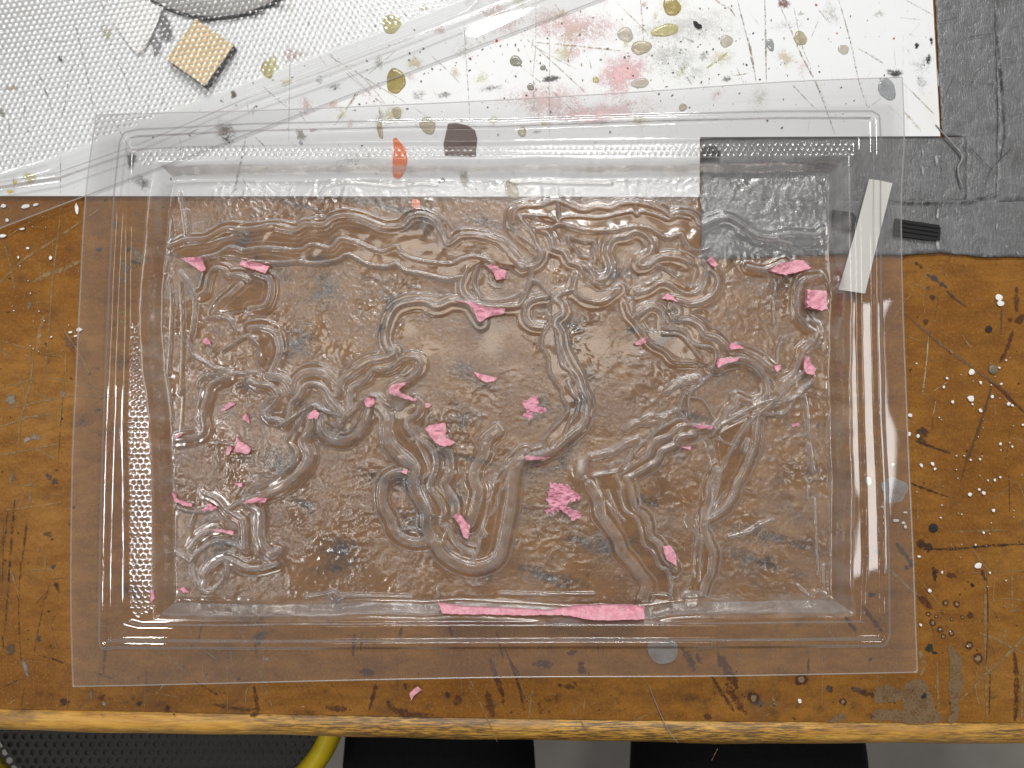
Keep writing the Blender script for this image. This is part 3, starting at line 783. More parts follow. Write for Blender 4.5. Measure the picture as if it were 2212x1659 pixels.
for i in range(170):
    x, y = random.uniform(-20, 2005), random.uniform(-10, 405)
    if x > 1500 and y > 285: continue
    L = random.choice((10, 18, 40, 70)); a = random.choice((1.5, 1.2, 0.9, 2.2, 0.6)) + random.gauss(0, .2)
    BM.line([bp(x, y), bp(min(x + L * math.cos(a), 2008), min(y + L * math.sin(a), 414 if x < 1480 else 288))], random.choice((0.7, 1.0)) * PX, random.choice((LB, LG, (0.2, 0.17, 0.13))), random.uniform(.2, .45), step=0.003)
bw = BM.build("surface_marks", M_MARK_B, board)
bw["kind"] = "stuff"

DROPS = {"clear": mat_drop("clear_resin", (0.60, 0.57, 0.52), .45), "amber": mat_drop("amber_resin", (0.46, 0.37, 0.12), .75), "yellow": mat_drop("yellow_resin", (0.64, 0.60, 0.28), .65), "tan": mat_drop("tan_resin", (0.56, 0.50, 0.36), .6), "grey": mat_drop("grey_resin", (0.33, 0.33, 0.29), .75), "blue": mat_drop("grey_blue_resin", (0.40, 0.43, 0.47), .8)}


def drop(name, x, y, rx, ry, mat, h=0.0010, rot=0.0):
    h *= 0.55
    q = bp(x, y)
    n, V, F = 22, [], []
    ph = [random.random() * 6 for _ in range(3)]
    for rr, hh in ((1.0, 0.0), (0.93, 0.55), (0.75, 0.85), (0.4, 1.0)):
        for i in range(n):
            t = i / n * 6.28319
            k = 1 + 0.07 * math.sin(2 * t + ph[0]) + 0.06 * math.sin(3 * t + ph[1]) + .03 * math.sin(6 * t + ph[2])
            ux, uy = rx * PX * rr * k * math.cos(t), ry * PX * rr * k * math.sin(t)
            V.append((q[0] + ux * math.cos(rot) - uy * math.sin(rot), q[1] + ux * math.sin(rot) + uy * math.cos(rot), BZ + 0.0001 + h * hh))
    V.append((q[0], q[1], BZ + h * 1.02))
    for r in range(3):
        F += [(r * n + i, r * n + (i + 1) % n, r * n + n + (i + 1) % n, r * n + n + i) for i in range(n)]
    F += [(3 * n + i, 3 * n + (i + 1) % n, 4 * n) for i in range(n)]
    return mesh_obj(name, V, F, mat, board, True)


for x, y, rx, ry, k_ in ((1351, 75, 18, 17, "clear"), (1385, 103, 22, 17, "tan"), (1451, 14, 20, 22, "amber"), (1437, 66, 30, 15, "yellow"), (1569, 89, 14, 15, "clear"), (1114, 132, 13, 13, "grey"), (1173, 146, 7, 6, "grey"), (1383, 180, 19, 12, "clear"), (1287, 172, 7, 8, "yellow"), (1475, 232, 9, 9, "tan"), (1128, 285, 9, 12, "tan"), (1105, 409, 15, 21, "tan"),
                         (846, 52, 22, 21, "yellow"), (855, 175, 22, 28, "amber"), (924, 271, 18, 20, "tan"), (857, 244, 10, 15, "tan"), (821, 280, 7, 20, "tan"), (1146, 188, 7, 9, "grey"), (1729, 83, 15, 16, "tan"), (1664, 97, 9, 14, "blue"), (1916, 193, 18, 27, "blue"), (1822, 107, 12, 12, "clear"), (577, 150, 13, 20, "yellow")):
    drop("resin_drop", x, y, rx, ry, DROPS[k_], 0.0009, 0.2)
M_BROWN = mat_plain("brown_paint", (0.105, 0.062, 0.050), 0.5, 90, 0.6, (0.07, 0.042, 0.036))
M_ORANGE = mat_plain("orange_paint", (0.80, 0.19, 0.055), 0.55, 120, 0.4, (0.66, 0.13, 0.03))
o_ = slab("paint_patch", [P(*p, BZ) for p in pts("968,268 985,266 1010,272 1026,282 1031,300 1028,338 961,336 958,312")], BZ + 0.0001, 0.0006, M_BROWN, board, 0.01)
o_["label"] = "dark brown square of paint"
o_ = slab("paint_patch", [P(*p, BZ) for p in catmull(pts("849,302 856,298 866,310 876,322 880,345 875,368 862,386 850,380 848,350 851,325 849,302"), 6)], BZ + 0.0001, 0.0006, M_ORANGE, board, 0.01)
o_["label"] = "orange paint patch"
o_ = slab("paint_patch", [P(*p, 0.0) for p in catmull(pts("890,434 900,430 908,440 905,452 893,450 890,434"), 4)], 0.0006, 0.0005, M_ORANGE, None, 0.01)
o_.name = "paint_chip"
tag(o_, "tiny orange paint chip on the brown table below the white board", "chip")
o_ = slab("paint_chip", [P(*p, BZ) for p in pts("1497,47 1504,48 1508,53 1514,55 1516,61 1508,63 1500,57")], BZ + 0.0003, 0.0008, M_BLACK, None, 0.01)
tag(o_, "small black chip near the top of the white board", "chip")

# ------------------------------------------------------------------ grey tape
def tape(outline, z, label, seed):
    o = [P(*p, z) for p in pts(outline)]
    xs = [p[0] for p in o]; ys = [p[1] for p in o]
    # subdivide outline
    oo = []
    for i, p in enumerate(o):
        q = o[(i + 1) % len(o)]
        L = math.hypot(q[0] - p[0], q[1] - p[1]); k = max(1, int(L / 0.003))
        for j in range(k):
            t = j / k
            oo.append((p[0] + (q[0] - p[0]) * t + random.gauss(0, .00012), p[1] + (q[1] - p[1]) * t + random.gauss(0, .00012)))

    def zt(x, y):
        X, Y = np.array([x]), np.array([y])
        return float((vnoise(X, Y, 0.012, seed) * 0.00022 + vnoise(X * 1.0, Y * 0.5, 0.0045, seed + 5) * 0.00016 + abs(vnoise(X, Y, 0.03, seed + 9)) * 0.0002)[0]) + 0.0003
    ob = slab("duct_tape", oo, z, 0.00035, M_TAPE, None, 0.0028, zt)
    ob.data.polygons.foreach_set("use_smooth", [True] * len(ob.data.polygons))
    tag(ob, label, "tape", "strips of grey duct tape on the table")


tape("1514,298 2030,297 2085,297 2086,436 2010,440 1850,436 1700,440 1514,438", 0.0004, "grey duct tape strip below the white board's cut corner, upper of two rows", 1)
tape("1514,432 1700,434 1850,430 2010,434 2160,430 2225,428 2230,555 2120,556 2030,546 1950,552 1800,550 1514,560", 0.0009, "lowest row of grey duct tape, its torn edge meeting the brown table", 2)
tape("2017,-60 2150,-60 2156,150 2160,436 2086,436 2086,296 2034,294 2028,200", 0.0006, "upright grey duct tape strip along the right end of the white board", 3)
tape("2146,-60 2330,-60 2330,432 2150,436 2155,260 2150,100", 0.0012, "outermost upright grey duct tape strip in the upper right corner", 4)
# dark creases and a ragged thread on the tape
CM = Marks(0.0027)
for s, w in (("2000,0 1990,240 2010,480 2030,700 2040,900 2050,1100 2010,1300", 16), ("1510,180 1600,165 1660,140", 6), ("1590,0 1700,260", 6), ("1740,310 1860,285 1970,270", 7), ("1700,650 1830,670 2000,690", 8), ("1150,1620 1400,1640 1700,1630 1850,1600 2010,1540", 12), ("1720,1130 1860,1280 2060,1480", 6), ("2110,1190 1940,1370 1890,1520", 6), ("1545,1120 1545,1500", 4), ("1900,400 1870,380", 4), ("2020,640 2030,720", 10), ("1650,600 1560,800", 3)):
    CM.line([P(*T(3, 0, x, y), 0.002) for x, y in pts(s)], w * ZPX, (0.028, 0.026, 0.026), 0.55)
for s, w in (("1500,1250 1505,1330", 14), ("1390,1340 1395,1420", 10), ("1510,560 1520,700", 10), ("2030,470 2100,465", 5), ("1800,590 1850,550", 4), ("1390,1200 1395,1240", 8), ("1520,150 1590,0", 2)):
    CM.line([P(*T(3, 0, x, y), 0.002) for x, y in pts(s)], w * ZPX, (0.42, 0.43, 0.44), 0.7)
for s, w in (("1080,100 1280,130 1500,125 1700,130 1850,110 2010,60", 12), ("1510,150 1500,230", 10), ("1420,550 1560,545 1620,560", 10)):
    CM.line([P(*T(3, 1, x, y), 0.002) for x, y in pts(s)], w * ZPX, (0.028, 0.026, 0.026), 0.55)
for s, w in (("1515,170 1510,250", 14), ("1510,430 1515,500", 16), ("1660,170 1670,200", 10), ("1350,450 1360,460", 10), ("2150,520 2170,540", 26), ("1990,290 1985,340", 6)):
    CM.line([P(*T(3, 1, x, y), 0.002) for x, y in pts(s)], w * ZPX, (0.50, 0.50, 0.50), 0.7)
cw = CM.build("tape_creases", M_MARK_B, None)
tag(cw, "dark creases and pale scuffs worn into the grey tape", "crease", kind="stuff")


def tube(name, pl, rad, mat, zfun, parent=None, nseg=6, step=0.002):
    p = catmull([q[:2] for q in pl], step)
    V, F = [], []
    n = len(p)
    for i, q in enumerate(p):
        d = p[min(i + 1, n - 1)] - p[max(i - 1, 0)]
        L = np.linalg.norm(d) or 1
        nx, ny = -d[1] / L, d[0] / L
        r = rad * (0.35 + 0.65 * min(1, 6 * i / n, 6 * (n - i) / n))
        z = zfun(i / n)
        for j in range(nseg):
            a = j / nseg * 6.28319
            V.append((q[0] + nx * r * math.cos(a), q[1] + ny * r * math.cos(a), z + r * math.sin(a)))
    for i in range(n - 1):
        for j in range(nseg):
            F.append((i * nseg + j, i * nseg + (j + 1) % nseg, (i + 1) * nseg + (j + 1) % nseg, (i + 1) * nseg + j))
    return mesh_obj(name, V, F, mat, parent, True)


M_THREAD = mat_plain("pale_glue", (0.30, 0.295, 0.29), 0.5, 500, 0.7, (0.14, 0.14, 0.14))
th = tube("glue_strand", [P(*T(3, 0, x, y), 0.003) for x, y in pts("1500,1000 1560,1070 1640,1160 1715,1260 1680,1350 1690,1430 1720,1510")], 0.0006, M_THREAD, lambda t: 0.0030)
tag(th, "stringy pale glue strand trailing from the board's corner over grey tape", "strand")
th = tube("hair", [P(*T(2, 3, x, y), 0) for x, y in pts("1190,980 1250,1130 1320,1290 1370,1380 1430,1450")], 0.00022, M_THREAD, lambda t: 0.0012)
tag(th, "fine pale hair lying across the table and its yellow front edge", "hair")

# ------------------------------------------------------------------ strips of webbing and paper
HZ = 0.0026
a_ = [P(*p, HZ) for p in pts("1932,473 2026,487 2030,494 2028,520 1998,519 1929,509")]
wb = slab("webbing_strip", a_, HZ, 0.0012, M_HOOK, None, 0.02)
tag(wb, "short black woven strip poking out from under the clear sheet on grey tape", "strip")
rib0 = P(1800, 470, HZ); rib1 = P(2026, 504, HZ)
for rr in range(3):
    for i in range(34):
        t = 0.60 + 0.40 * (i + 0.5 * (rr % 2)) / 34.0
        if t > 0.985: t = 0.985
        off = (rr - 1) * 9
        cx, cy = P(1800 + 226 * t - off * 0.12, 470 + 34 * t + off, HZ)
        s_ = 0.0006
        v = [(cx - s_, cy - s_ * .7, HZ + .0012), (cx + s_, cy - s_ * .7, HZ + .0012), (cx + s_, cy + s_ * .7, HZ + .0012), (cx - s_, cy + s_ * .7, HZ + .0012), (cx, cy, HZ + .0019)]
        if rr == 0 and i == 0:
            pass
        if i == 0 and rr == 0: WV, WF = [], []
        b0 = len(WV); WV += v; WF += [(b0, b0 + 1, b0 + 4), (b0 + 1, b0 + 2, b0 + 4), (b0 + 2, b0 + 3, b0 + 4), (b0 + 3, b0, b0 + 4)]
wv = mesh_obj("weave", WV, WF, M_HOOK, wb)
wv["kind"] = "stuff"
hk = slab("webbing_scrap", [P(*p, HZ) for p in pts("1514,322 1530,318 1540,316 1548,322 1556,330 1554,342 1516,343")], HZ, 0.0016, M_HOOK, None, 0.02)
tag(hk, "small black tuft at the tape's corner, under the top rim of the clear sheet", "scrap")
hk = slab("webbing_scrap", [P(*p, HZ) for p in pts("1798,454 1840,460 1848,470 1842,500 1812,496 1796,489")], HZ, 0.0012, M_HOOK, None, 0.02)
tag(hk, "dark webbing end left of the off-white paper strip, under the clear sheet", "scrap")
pz = HZ + 0.0024
pp = slab("paper_strip", [P(*p, pz) for p in pts("1877,387 1902,391 1927,396 1897,515 1868,634 1840,630 1811,626 1845,508")], pz, 0.0005, mat_plain("white_paper", (0.80, 0.795, 0.76), 0.6, 60, 0.4, (0.72, 0.71, 0.67)), None, 0.01)
tag(pp, "narrow off-white paper strip under the right rim of the clear sheet", "paper")

# ------------------------------------------------------------------ things under the dimpled sheet
wbk = [P(*p, 0.0085) for p in pts("422,40 505,98 442,186 359,127")]
blk = slab("wood_block", [wbk[i] for i in (3, 2, 1, 0)], BZ + 0.0001, 0.0060, M_BLOCK, None, 0.008, None, 0, M_BLACK)  # black sides put the block's shadow side into the colour
tag(blk, "small square pale wooden block with shade painted black on its sides under the dimpled sheet", "block")
M_CHIP = mat_plain("white_dried_paint", (0.88, 0.87, 0.86), 0.6, 90, 0.4, (0.80, 0.78, 0.77), 0.5)
ch = [P(*p, BZ) for p in catmull(pts("243,40 262,16 285,-4 330,-14 368,-2 362,14 350,28 344,52 334,72 322,96 306,117 290,110 276,92 262,72 250,52 243,40"), 4)]


def chz(x, y):
    X, Y = np.array([x]), np.array([y])
    return float(vnoise(X, Y, 0.004, 3)[0] * 0.00035 + vnoise(X, Y, 0.011, 4)[0] * 0.0006)


cp = slab("paint_skin", ch, BZ + 0.0008, 0.0012, M_CHIP, None, 0.0022, chz)
tag(cp, "torn white skin of dried paint beside the white lid", "paint")
# shallow round dish, mostly above the picture
dc = P(470, -200, BZ)
R0 = abs(P(470, 40, BZ)[1] - dc[1])
prof = [(0.0, 0.0004), (0.99, 0.0004), (1.0, 0.0008), (0.995, 0.0016), (0.905, 0.0060), (0.895, 0.0066), (0.88, 0.0069), (0.5, 0.0070), (0.0, 0.0070)]
n = 96
V, F = [], []
for r, z in prof:
    V += [(dc[0] + max(r, 1e-4) * R0 * math.cos(i / n * 6.28319), dc[1] + max(r, 1e-4) * R0 * math.sin(i / n * 6.28319), BZ + z) for i in range(n)]
for k_ in range(len(prof) - 1):
    F += [(k_ * n + i, k_ * n + (i + 1) % n, k_ * n + n + (i + 1) % n, k_ * n + n + i) for i in range(n)]
M_LIDSIDE = mat_plain("shaded_lid_side", (0.66, 0.655, 0.64), 0.4, 60, 0.4, (0.42, 0.415, 0.40))  # shade on the white lid's side, put in as grey
di = mesh_obj("lid", V, F, [M_GREYWHITE, M_LIDSIDE], None, True, None, [1 if n <= i_ < 5 * n else 0 for i_ in range(len(F))])
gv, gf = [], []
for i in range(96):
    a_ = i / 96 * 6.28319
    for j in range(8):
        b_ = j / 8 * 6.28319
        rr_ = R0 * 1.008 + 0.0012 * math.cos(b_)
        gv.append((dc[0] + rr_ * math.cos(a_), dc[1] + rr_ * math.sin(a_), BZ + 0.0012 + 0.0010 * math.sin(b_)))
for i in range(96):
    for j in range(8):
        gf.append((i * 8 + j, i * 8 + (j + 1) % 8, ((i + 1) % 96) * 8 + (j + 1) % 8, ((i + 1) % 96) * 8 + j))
mesh_obj("contact_shade", gv, gf, M_BLACK, di, True)  # black ring drawn in place of the lid's contact shadow
tag(di, "round white lid with its sloping side painted grey as shade, cut off by the top of the picture", "lid")
# ------------------------------------------------------------------ formed plastic sheets
def coons(top, bottom, left, right, nu, nv):
    def rs(pl, n):
        p = np.array(catmull(pl, 0.002))
        d = np.concatenate([[0], np.cumsum(np.hypot(*np.diff(p, axis=0).T))]); d /= d[-1]
        t = np.linspace(0, 1, n)
        return np.stack([np.interp(t, d, p[:, 0]), np.interp(t, d, p[:, 1])], -1)
    Tp, Bt = rs(top, nu), rs(bottom, nu)
    Lf, Rt = rs(left, nv), rs(right, nv)
    u = np.linspace(0, 1, nu)[None, :, None]; v = np.linspace(0, 1, nv)[:, None, None]
    g = (1 - v) * Tp[None] + v * Bt[None] + (1 - u) * Lf[:, None] + u * Rt[:, None]
    g -= (1 - u) * (1 - v) * Tp[0] + u * (1 - v) * Tp[-1] + (1 - u) * v * Bt[0] + u * v * Bt[-1]
    return g[..., 0], g[..., 1]


class Field:
    def __init__(s, X, Y):
        s.X, s.Y = X, Y
        s.cmin, s.cmax = X.min(0), X.max(0)
        s.rmin, s.rmax = Y.min(1), Y.max(1)

    def win(s, x0, x1, y0, y1):
        c = np.where((s.cmax >= x0) & (s.cmin <= x1))[0]
        r = np.where((s.rmax >= y0) & (s.rmin <= y1))[0]
        if len(c) == 0 or len(r) == 0: return None
        return slice(r[0], r[-1] + 1), slice(c[0], c[-1] + 1)

    def dist(s, pl, reach):
        """distance to a polyline, inf beyond reach"""
        D = np.full(s.X.shape, 1.0, np.float32)
        for a, b in zip(pl[:-1], pl[1:]):
            w = s.win(min(a[0], b[0]) - reach, max(a[0], b[0]) + reach, min(a[1], b[1]) - reach, max(a[1], b[1]) + reach)
            if w is None: continue
            x, y = s.X[w] - a[0], s.Y[w] - a[1]
            dx, dy = b[0] - a[0], b[1] - a[1]
            t = np.clip((x * dx + y * dy) / (dx * dx + dy * dy + 1e-18), 0, 1)
            d = np.hypot(x - t * dx, y - t * dy)
            D[w] = np.minimum(D[w], d)
        return D

    def inside(s, pl):
        I = np.zeros(s.X.shape, bool)
        xs = [p[0] for p in pl]; ys = [p[1] for p in pl]
        w = s.win(min(xs), max(xs), min(ys), max(ys))
        if w is None: return I
        x, y = s.X[w], s.Y[w]
        r = np.zeros(x.shape, bool)
        for a, b in zip(pl, list(pl[1:]) + [pl[0]]):
            if a[1] == b[1]: continue
            c = ((a[1] > y) != (b[1] > y)) & (x < (b[0] - a[0]) * (y - a[1]) / (b[1] - a[1]) + a[0])
            r ^= c
        I[w] = r
        return I

    def sd(s, pl, reach):
        """signed distance, positive inside, clipped to reach"""
        D = np.minimum(s.dist(list(pl) + [pl[0]], reach), reach)
        return np.where(s.inside(pl), D, -D)


ZF, ZD, ZT = 0.0160, 0.0140, 0.0042
ZR = 0.006
top = [P(*p, ZF) for p in pts("207,248 370,243 538,239 800,229 1080,216 1400,197 1674,178 1949,167")]
bot = [P(*p, ZF) for p in pts("157,1483 400,1478 740,1470 1100,1463 1500,1461 1750,1457 1982,1452")]
lef = [P(*p, ZF) for p in pts("207,248 184,430 172,640 164,810 156,1000 152,1213 153,1350 157,1483")]
rig = [P(*p, ZF) for p in pts("1949,167 1953,300 1948,400 1947,480 1950,640 1956,800 1964,1000 1974,1215 1982,1452")]
NU, NV = 1010, 720
X, Y = coons(top, bot, lef, rig, NU, NV)
Fd = Field(X, Y)
H = np.full(X.shape, ZF)
H += vnoise(X, Y, 0.09, 41) * 0.00022 + vnoise(X, Y, 0.035, 42) * 0.00010
rough = np.zeros(X.shape)
frost = np.zeros(X.shape)

# bead pressed round the flange
bead = [P(*p, ZF) for p in pts("246,1390 226,1392 224,1385 226,1200 231,1000 238,810 246,600 256,420 268,310 276,294 300,289 538,277 900,269 1080,268 1410,256 1675,250 1880,250 1890,256 1892,300 1892,480 1894,700 1899,900 1906,1050 1910,1200 1912,1370 1905,1386 1600,1389 1300,1389 1000,1390 600,1392 246,1390")]
D = Fd.dist(bead, 0.006)
H += 0.0026 * (1 - sstep(0.0012, 0.0027, D)) + vnoise(X, Y, 0.02, 5) * 0.00005
# step down to the dimpled ledge
ledge = [P(*p, ZF) for p in pts("278,322 400,315 538,312 800,309 1080,308 1500,302 1700,298 1852,296 1858,500 1860,800 1866,1000 1872,1200 1866,1344 1500,1349 1000,1348 500,1352 300,1352 272,1345 269,1100 268,900 272,700 274,500")]
sl = Fd.sd(ledge, 0.01) + vnoise(X, Y, 0.03, 16) * 0.00035
H -= (ZF - ZD) * sstep(-0.0006, 0.0012, sl)
# dimples
hexs = 12.6 * PX
wall_top = [P(*p, ZD) for p in pts("333,346 500,345 800,343 1000,343 1090,345 1150,340 1400,341 1700,338 1832,336 1834,480 1838,640 1838,800 1840,1000 1843,1200 1843,1325 1800,1331 1650,1332 1460,1336 1350,1350 1200,1346 1000,1334 800,1337 600,1338 480,1337 335,1336 331,1280 330,1150 326,1000 322,900 306,800 300,700 302,620 314,540 318,470 326,400")]
sw = Fd.sd(wall_top, 0.02) + vnoise(X, Y, 0.026, 14) * 0.0007 + vnoise(X, Y, 0.008, 15) * 0.00028
dm = (sl > 0.0008) & (sw < -0.0006)
row = np.round(Y / (hexs * 0.866))
ox = (row % 2) * hexs * 0.5
ddx = X - (np.round((X - ox) / hexs) * hexs + ox)
ddy = Y - row * hexs * 0.866
dd = np.hypot(ddx, ddy)
dimple = 0.0006 * (1 - sstep(0.0003, 0.00105, dd))
# dimples only where the ledge is wide: along the top and down the left
mk = np.zeros(X.shape)
for s in ("300,318 600,310 1100,306 1500,302 1842,300 1842,342 1500,345 1100,348 600,350 300,355", "268,700 320,700 330,1000 335,1310 300,1330 262,1300 262,900"):
    mk = np.maximum(mk, Fd.inside([P(*p, ZD) for p in pts(s)]))
H -= dimple * dm * mk
# tray
drop_w = 0.0085
tray = sstep(-0.0002, drop_w, sw)
H = H * (1 - tray) + ZT * tray
wallmask = (sw > -0.001) & (sw < drop_w + 0.0015)
frost = np.maximum(frost, 0.34 * wallmask * (0.6 + 0.6 * vnoise(X * 0.4, Y, 0.006, 8)))
inner = sstep(drop_w * 0.9, drop_w + 0.002, sw)

# raised bands (plateaus) and ribs of the pressed outlines
BANDS = [
    (1, 1, 5.0, "-300,430 -190,395 0,352 60,340 200,320 370,350 450,310 600,310 680,255 800,240 930,270 1070,325 1220,315 1300,245 1400,235 1500,290 1560,400 1600,460 1700,400 1850,400 2000,450 2120,570 2190,640 2050,640 1900,600 1720,700 1580,740 1400,700 1250,670 1180,620 1100,640 950,620 800,545 700,590 520,615 400,600 250,610 0,600 -160,570 -360,575 -500,590 -630,520 -560,470"),
    (0, 1, 4.0, "1720,1010 1780,920 1860,850 1940,775 1900,700 2060,690 2160,730 2180,840 2130,950 2010,975 1900,1000 1800,1015"),
    (0, 1, 3.5, "2020,1130 2120,1125 2212,1170 2245,1250 2245,1340 2200,1470 2120,1500 2060,1400 2080,1300 2000,1200"),
    (1, 2, 4.5, "480,290 500,370 470,470 440,540 480,620 470,720 400,790 280,890 150,960 0,1010 -60,1000 0,930 120,880 250,800 340,720 370,650 310,540 350,460 420,350"),
    (1, 2, 4.5, "1060,260 1130,290 1150,330 1130,430 1170,540 1290,640 1350,720 1340,830 1370,960 1440,1090 1450,1200 1500,1300 1580,1390 1700,1460 1830,1490 1950,1440 1990,1330 2020,1150 2050,980 2080,840 2130,690 2030,750 1960,860 1930,1000 1880,1220 1820,1400 1740,1400 1660,1330 1610,1230 1550,1190 1570,1100 1530,1000 1450,910 1500,760 1490,640 1430,560 1330,500 1280,420 1290,360 1370,260 1330,200 1250,240 1190,280"),
    (2, 1, 5.0, "120,190 200,155 320,150 400,120 470,115 560,150 670,190 780,165 890,175 960,140 1080,130 1200,150 1310,190 1370,240 1400,210 1510,215 1570,250 1620,330 1640,440 1590,515 1520,490 1480,430 1450,380 1400,395 1330,405 1260,370 1200,335 1100,320 1000,330 900,350 700,350 600,330 480,300 380,290 250,240 150,240"),
    (2, 1, 4.0, "590,800 620,720 700,760 800,830 950,790 970,830 880,900 780,925 670,890"),
    (2, 1, 4.5, "1060,860 1100,1060 1180,1150 1300,1140 1430,1160 1490,1190 1530,1260 1690,1300 1730,1350 1680,1440 1560,1410 1400,1390 1300,1310 1180,1210 1080,1090 1010,960"),
    (2, 1, 5.0, "400,870 480,860 500,940 510,1010 450,1070 490,1180 510,1300 570,1430 640,1520 670,1640 690,1800 680,1920 570,1990 480,2070 380,2130 350,2030 430,1930 500,1860 550,1780 500,1690 500,1640 460,1580 400,1480 390,1370 340,1280 350,1180 380,1110 400,1000"),
    (2, 2, 4.5, "760,810 850,790 950,770 1030,690 1080,610 1150,540 1250,450 1350,390 1430,350 1560,400 1680,410 1760,430 1560,475 1440,500 1400,560 1300,610 1260,690 1160,750 1080,800 1020,830 1050,920 1070,1020 1090,1080 1160,1130 1190,1200 1210,1300 1280,1360 1330,1470 1380,1600 1370,1760 1250,1760 1180,1659 1060,1510 980,1400 950,1300 880,1200 830,1100 820,980 780,880"),
    (2, 2, 3.5, "1760,440 2080,300 2060,400 2040,560 2000,680 1950,800 1900,880 1800,960 1720,1080 1690,1180 1700,1300 1720,1430 1690,1600 1620,1800 1500,1790 1560,1600 1580,1400 1580,1200 1600,1080 1660,960 1720,830 1760,700 1740,560"),
    (2, 1, 4.0, "1300,640 1440,740 1510,790 1600,780 1650,700 1640,610 1700,670 1745,740 1730,830 1660,905 1520,940 1430,915 1360,860 1460,850 1530,850 1480,830 1400,790 1300,770 1200,800 1110,840 1080,830 1200,770 1290,700"),
    (3, 1, 3.5, "-100,270 50,330 200,400 330,380 560,380 560,470 330,470 150,440 0,420 -100,370"),
    (3, 1, 3.5, "560,720 450,745 400,800 390,920 400,1030 470,1120 530,1170 500,1250 430,1330 500,1340 590,1180 560,1080 480,1000 470,880 490,800"),
]
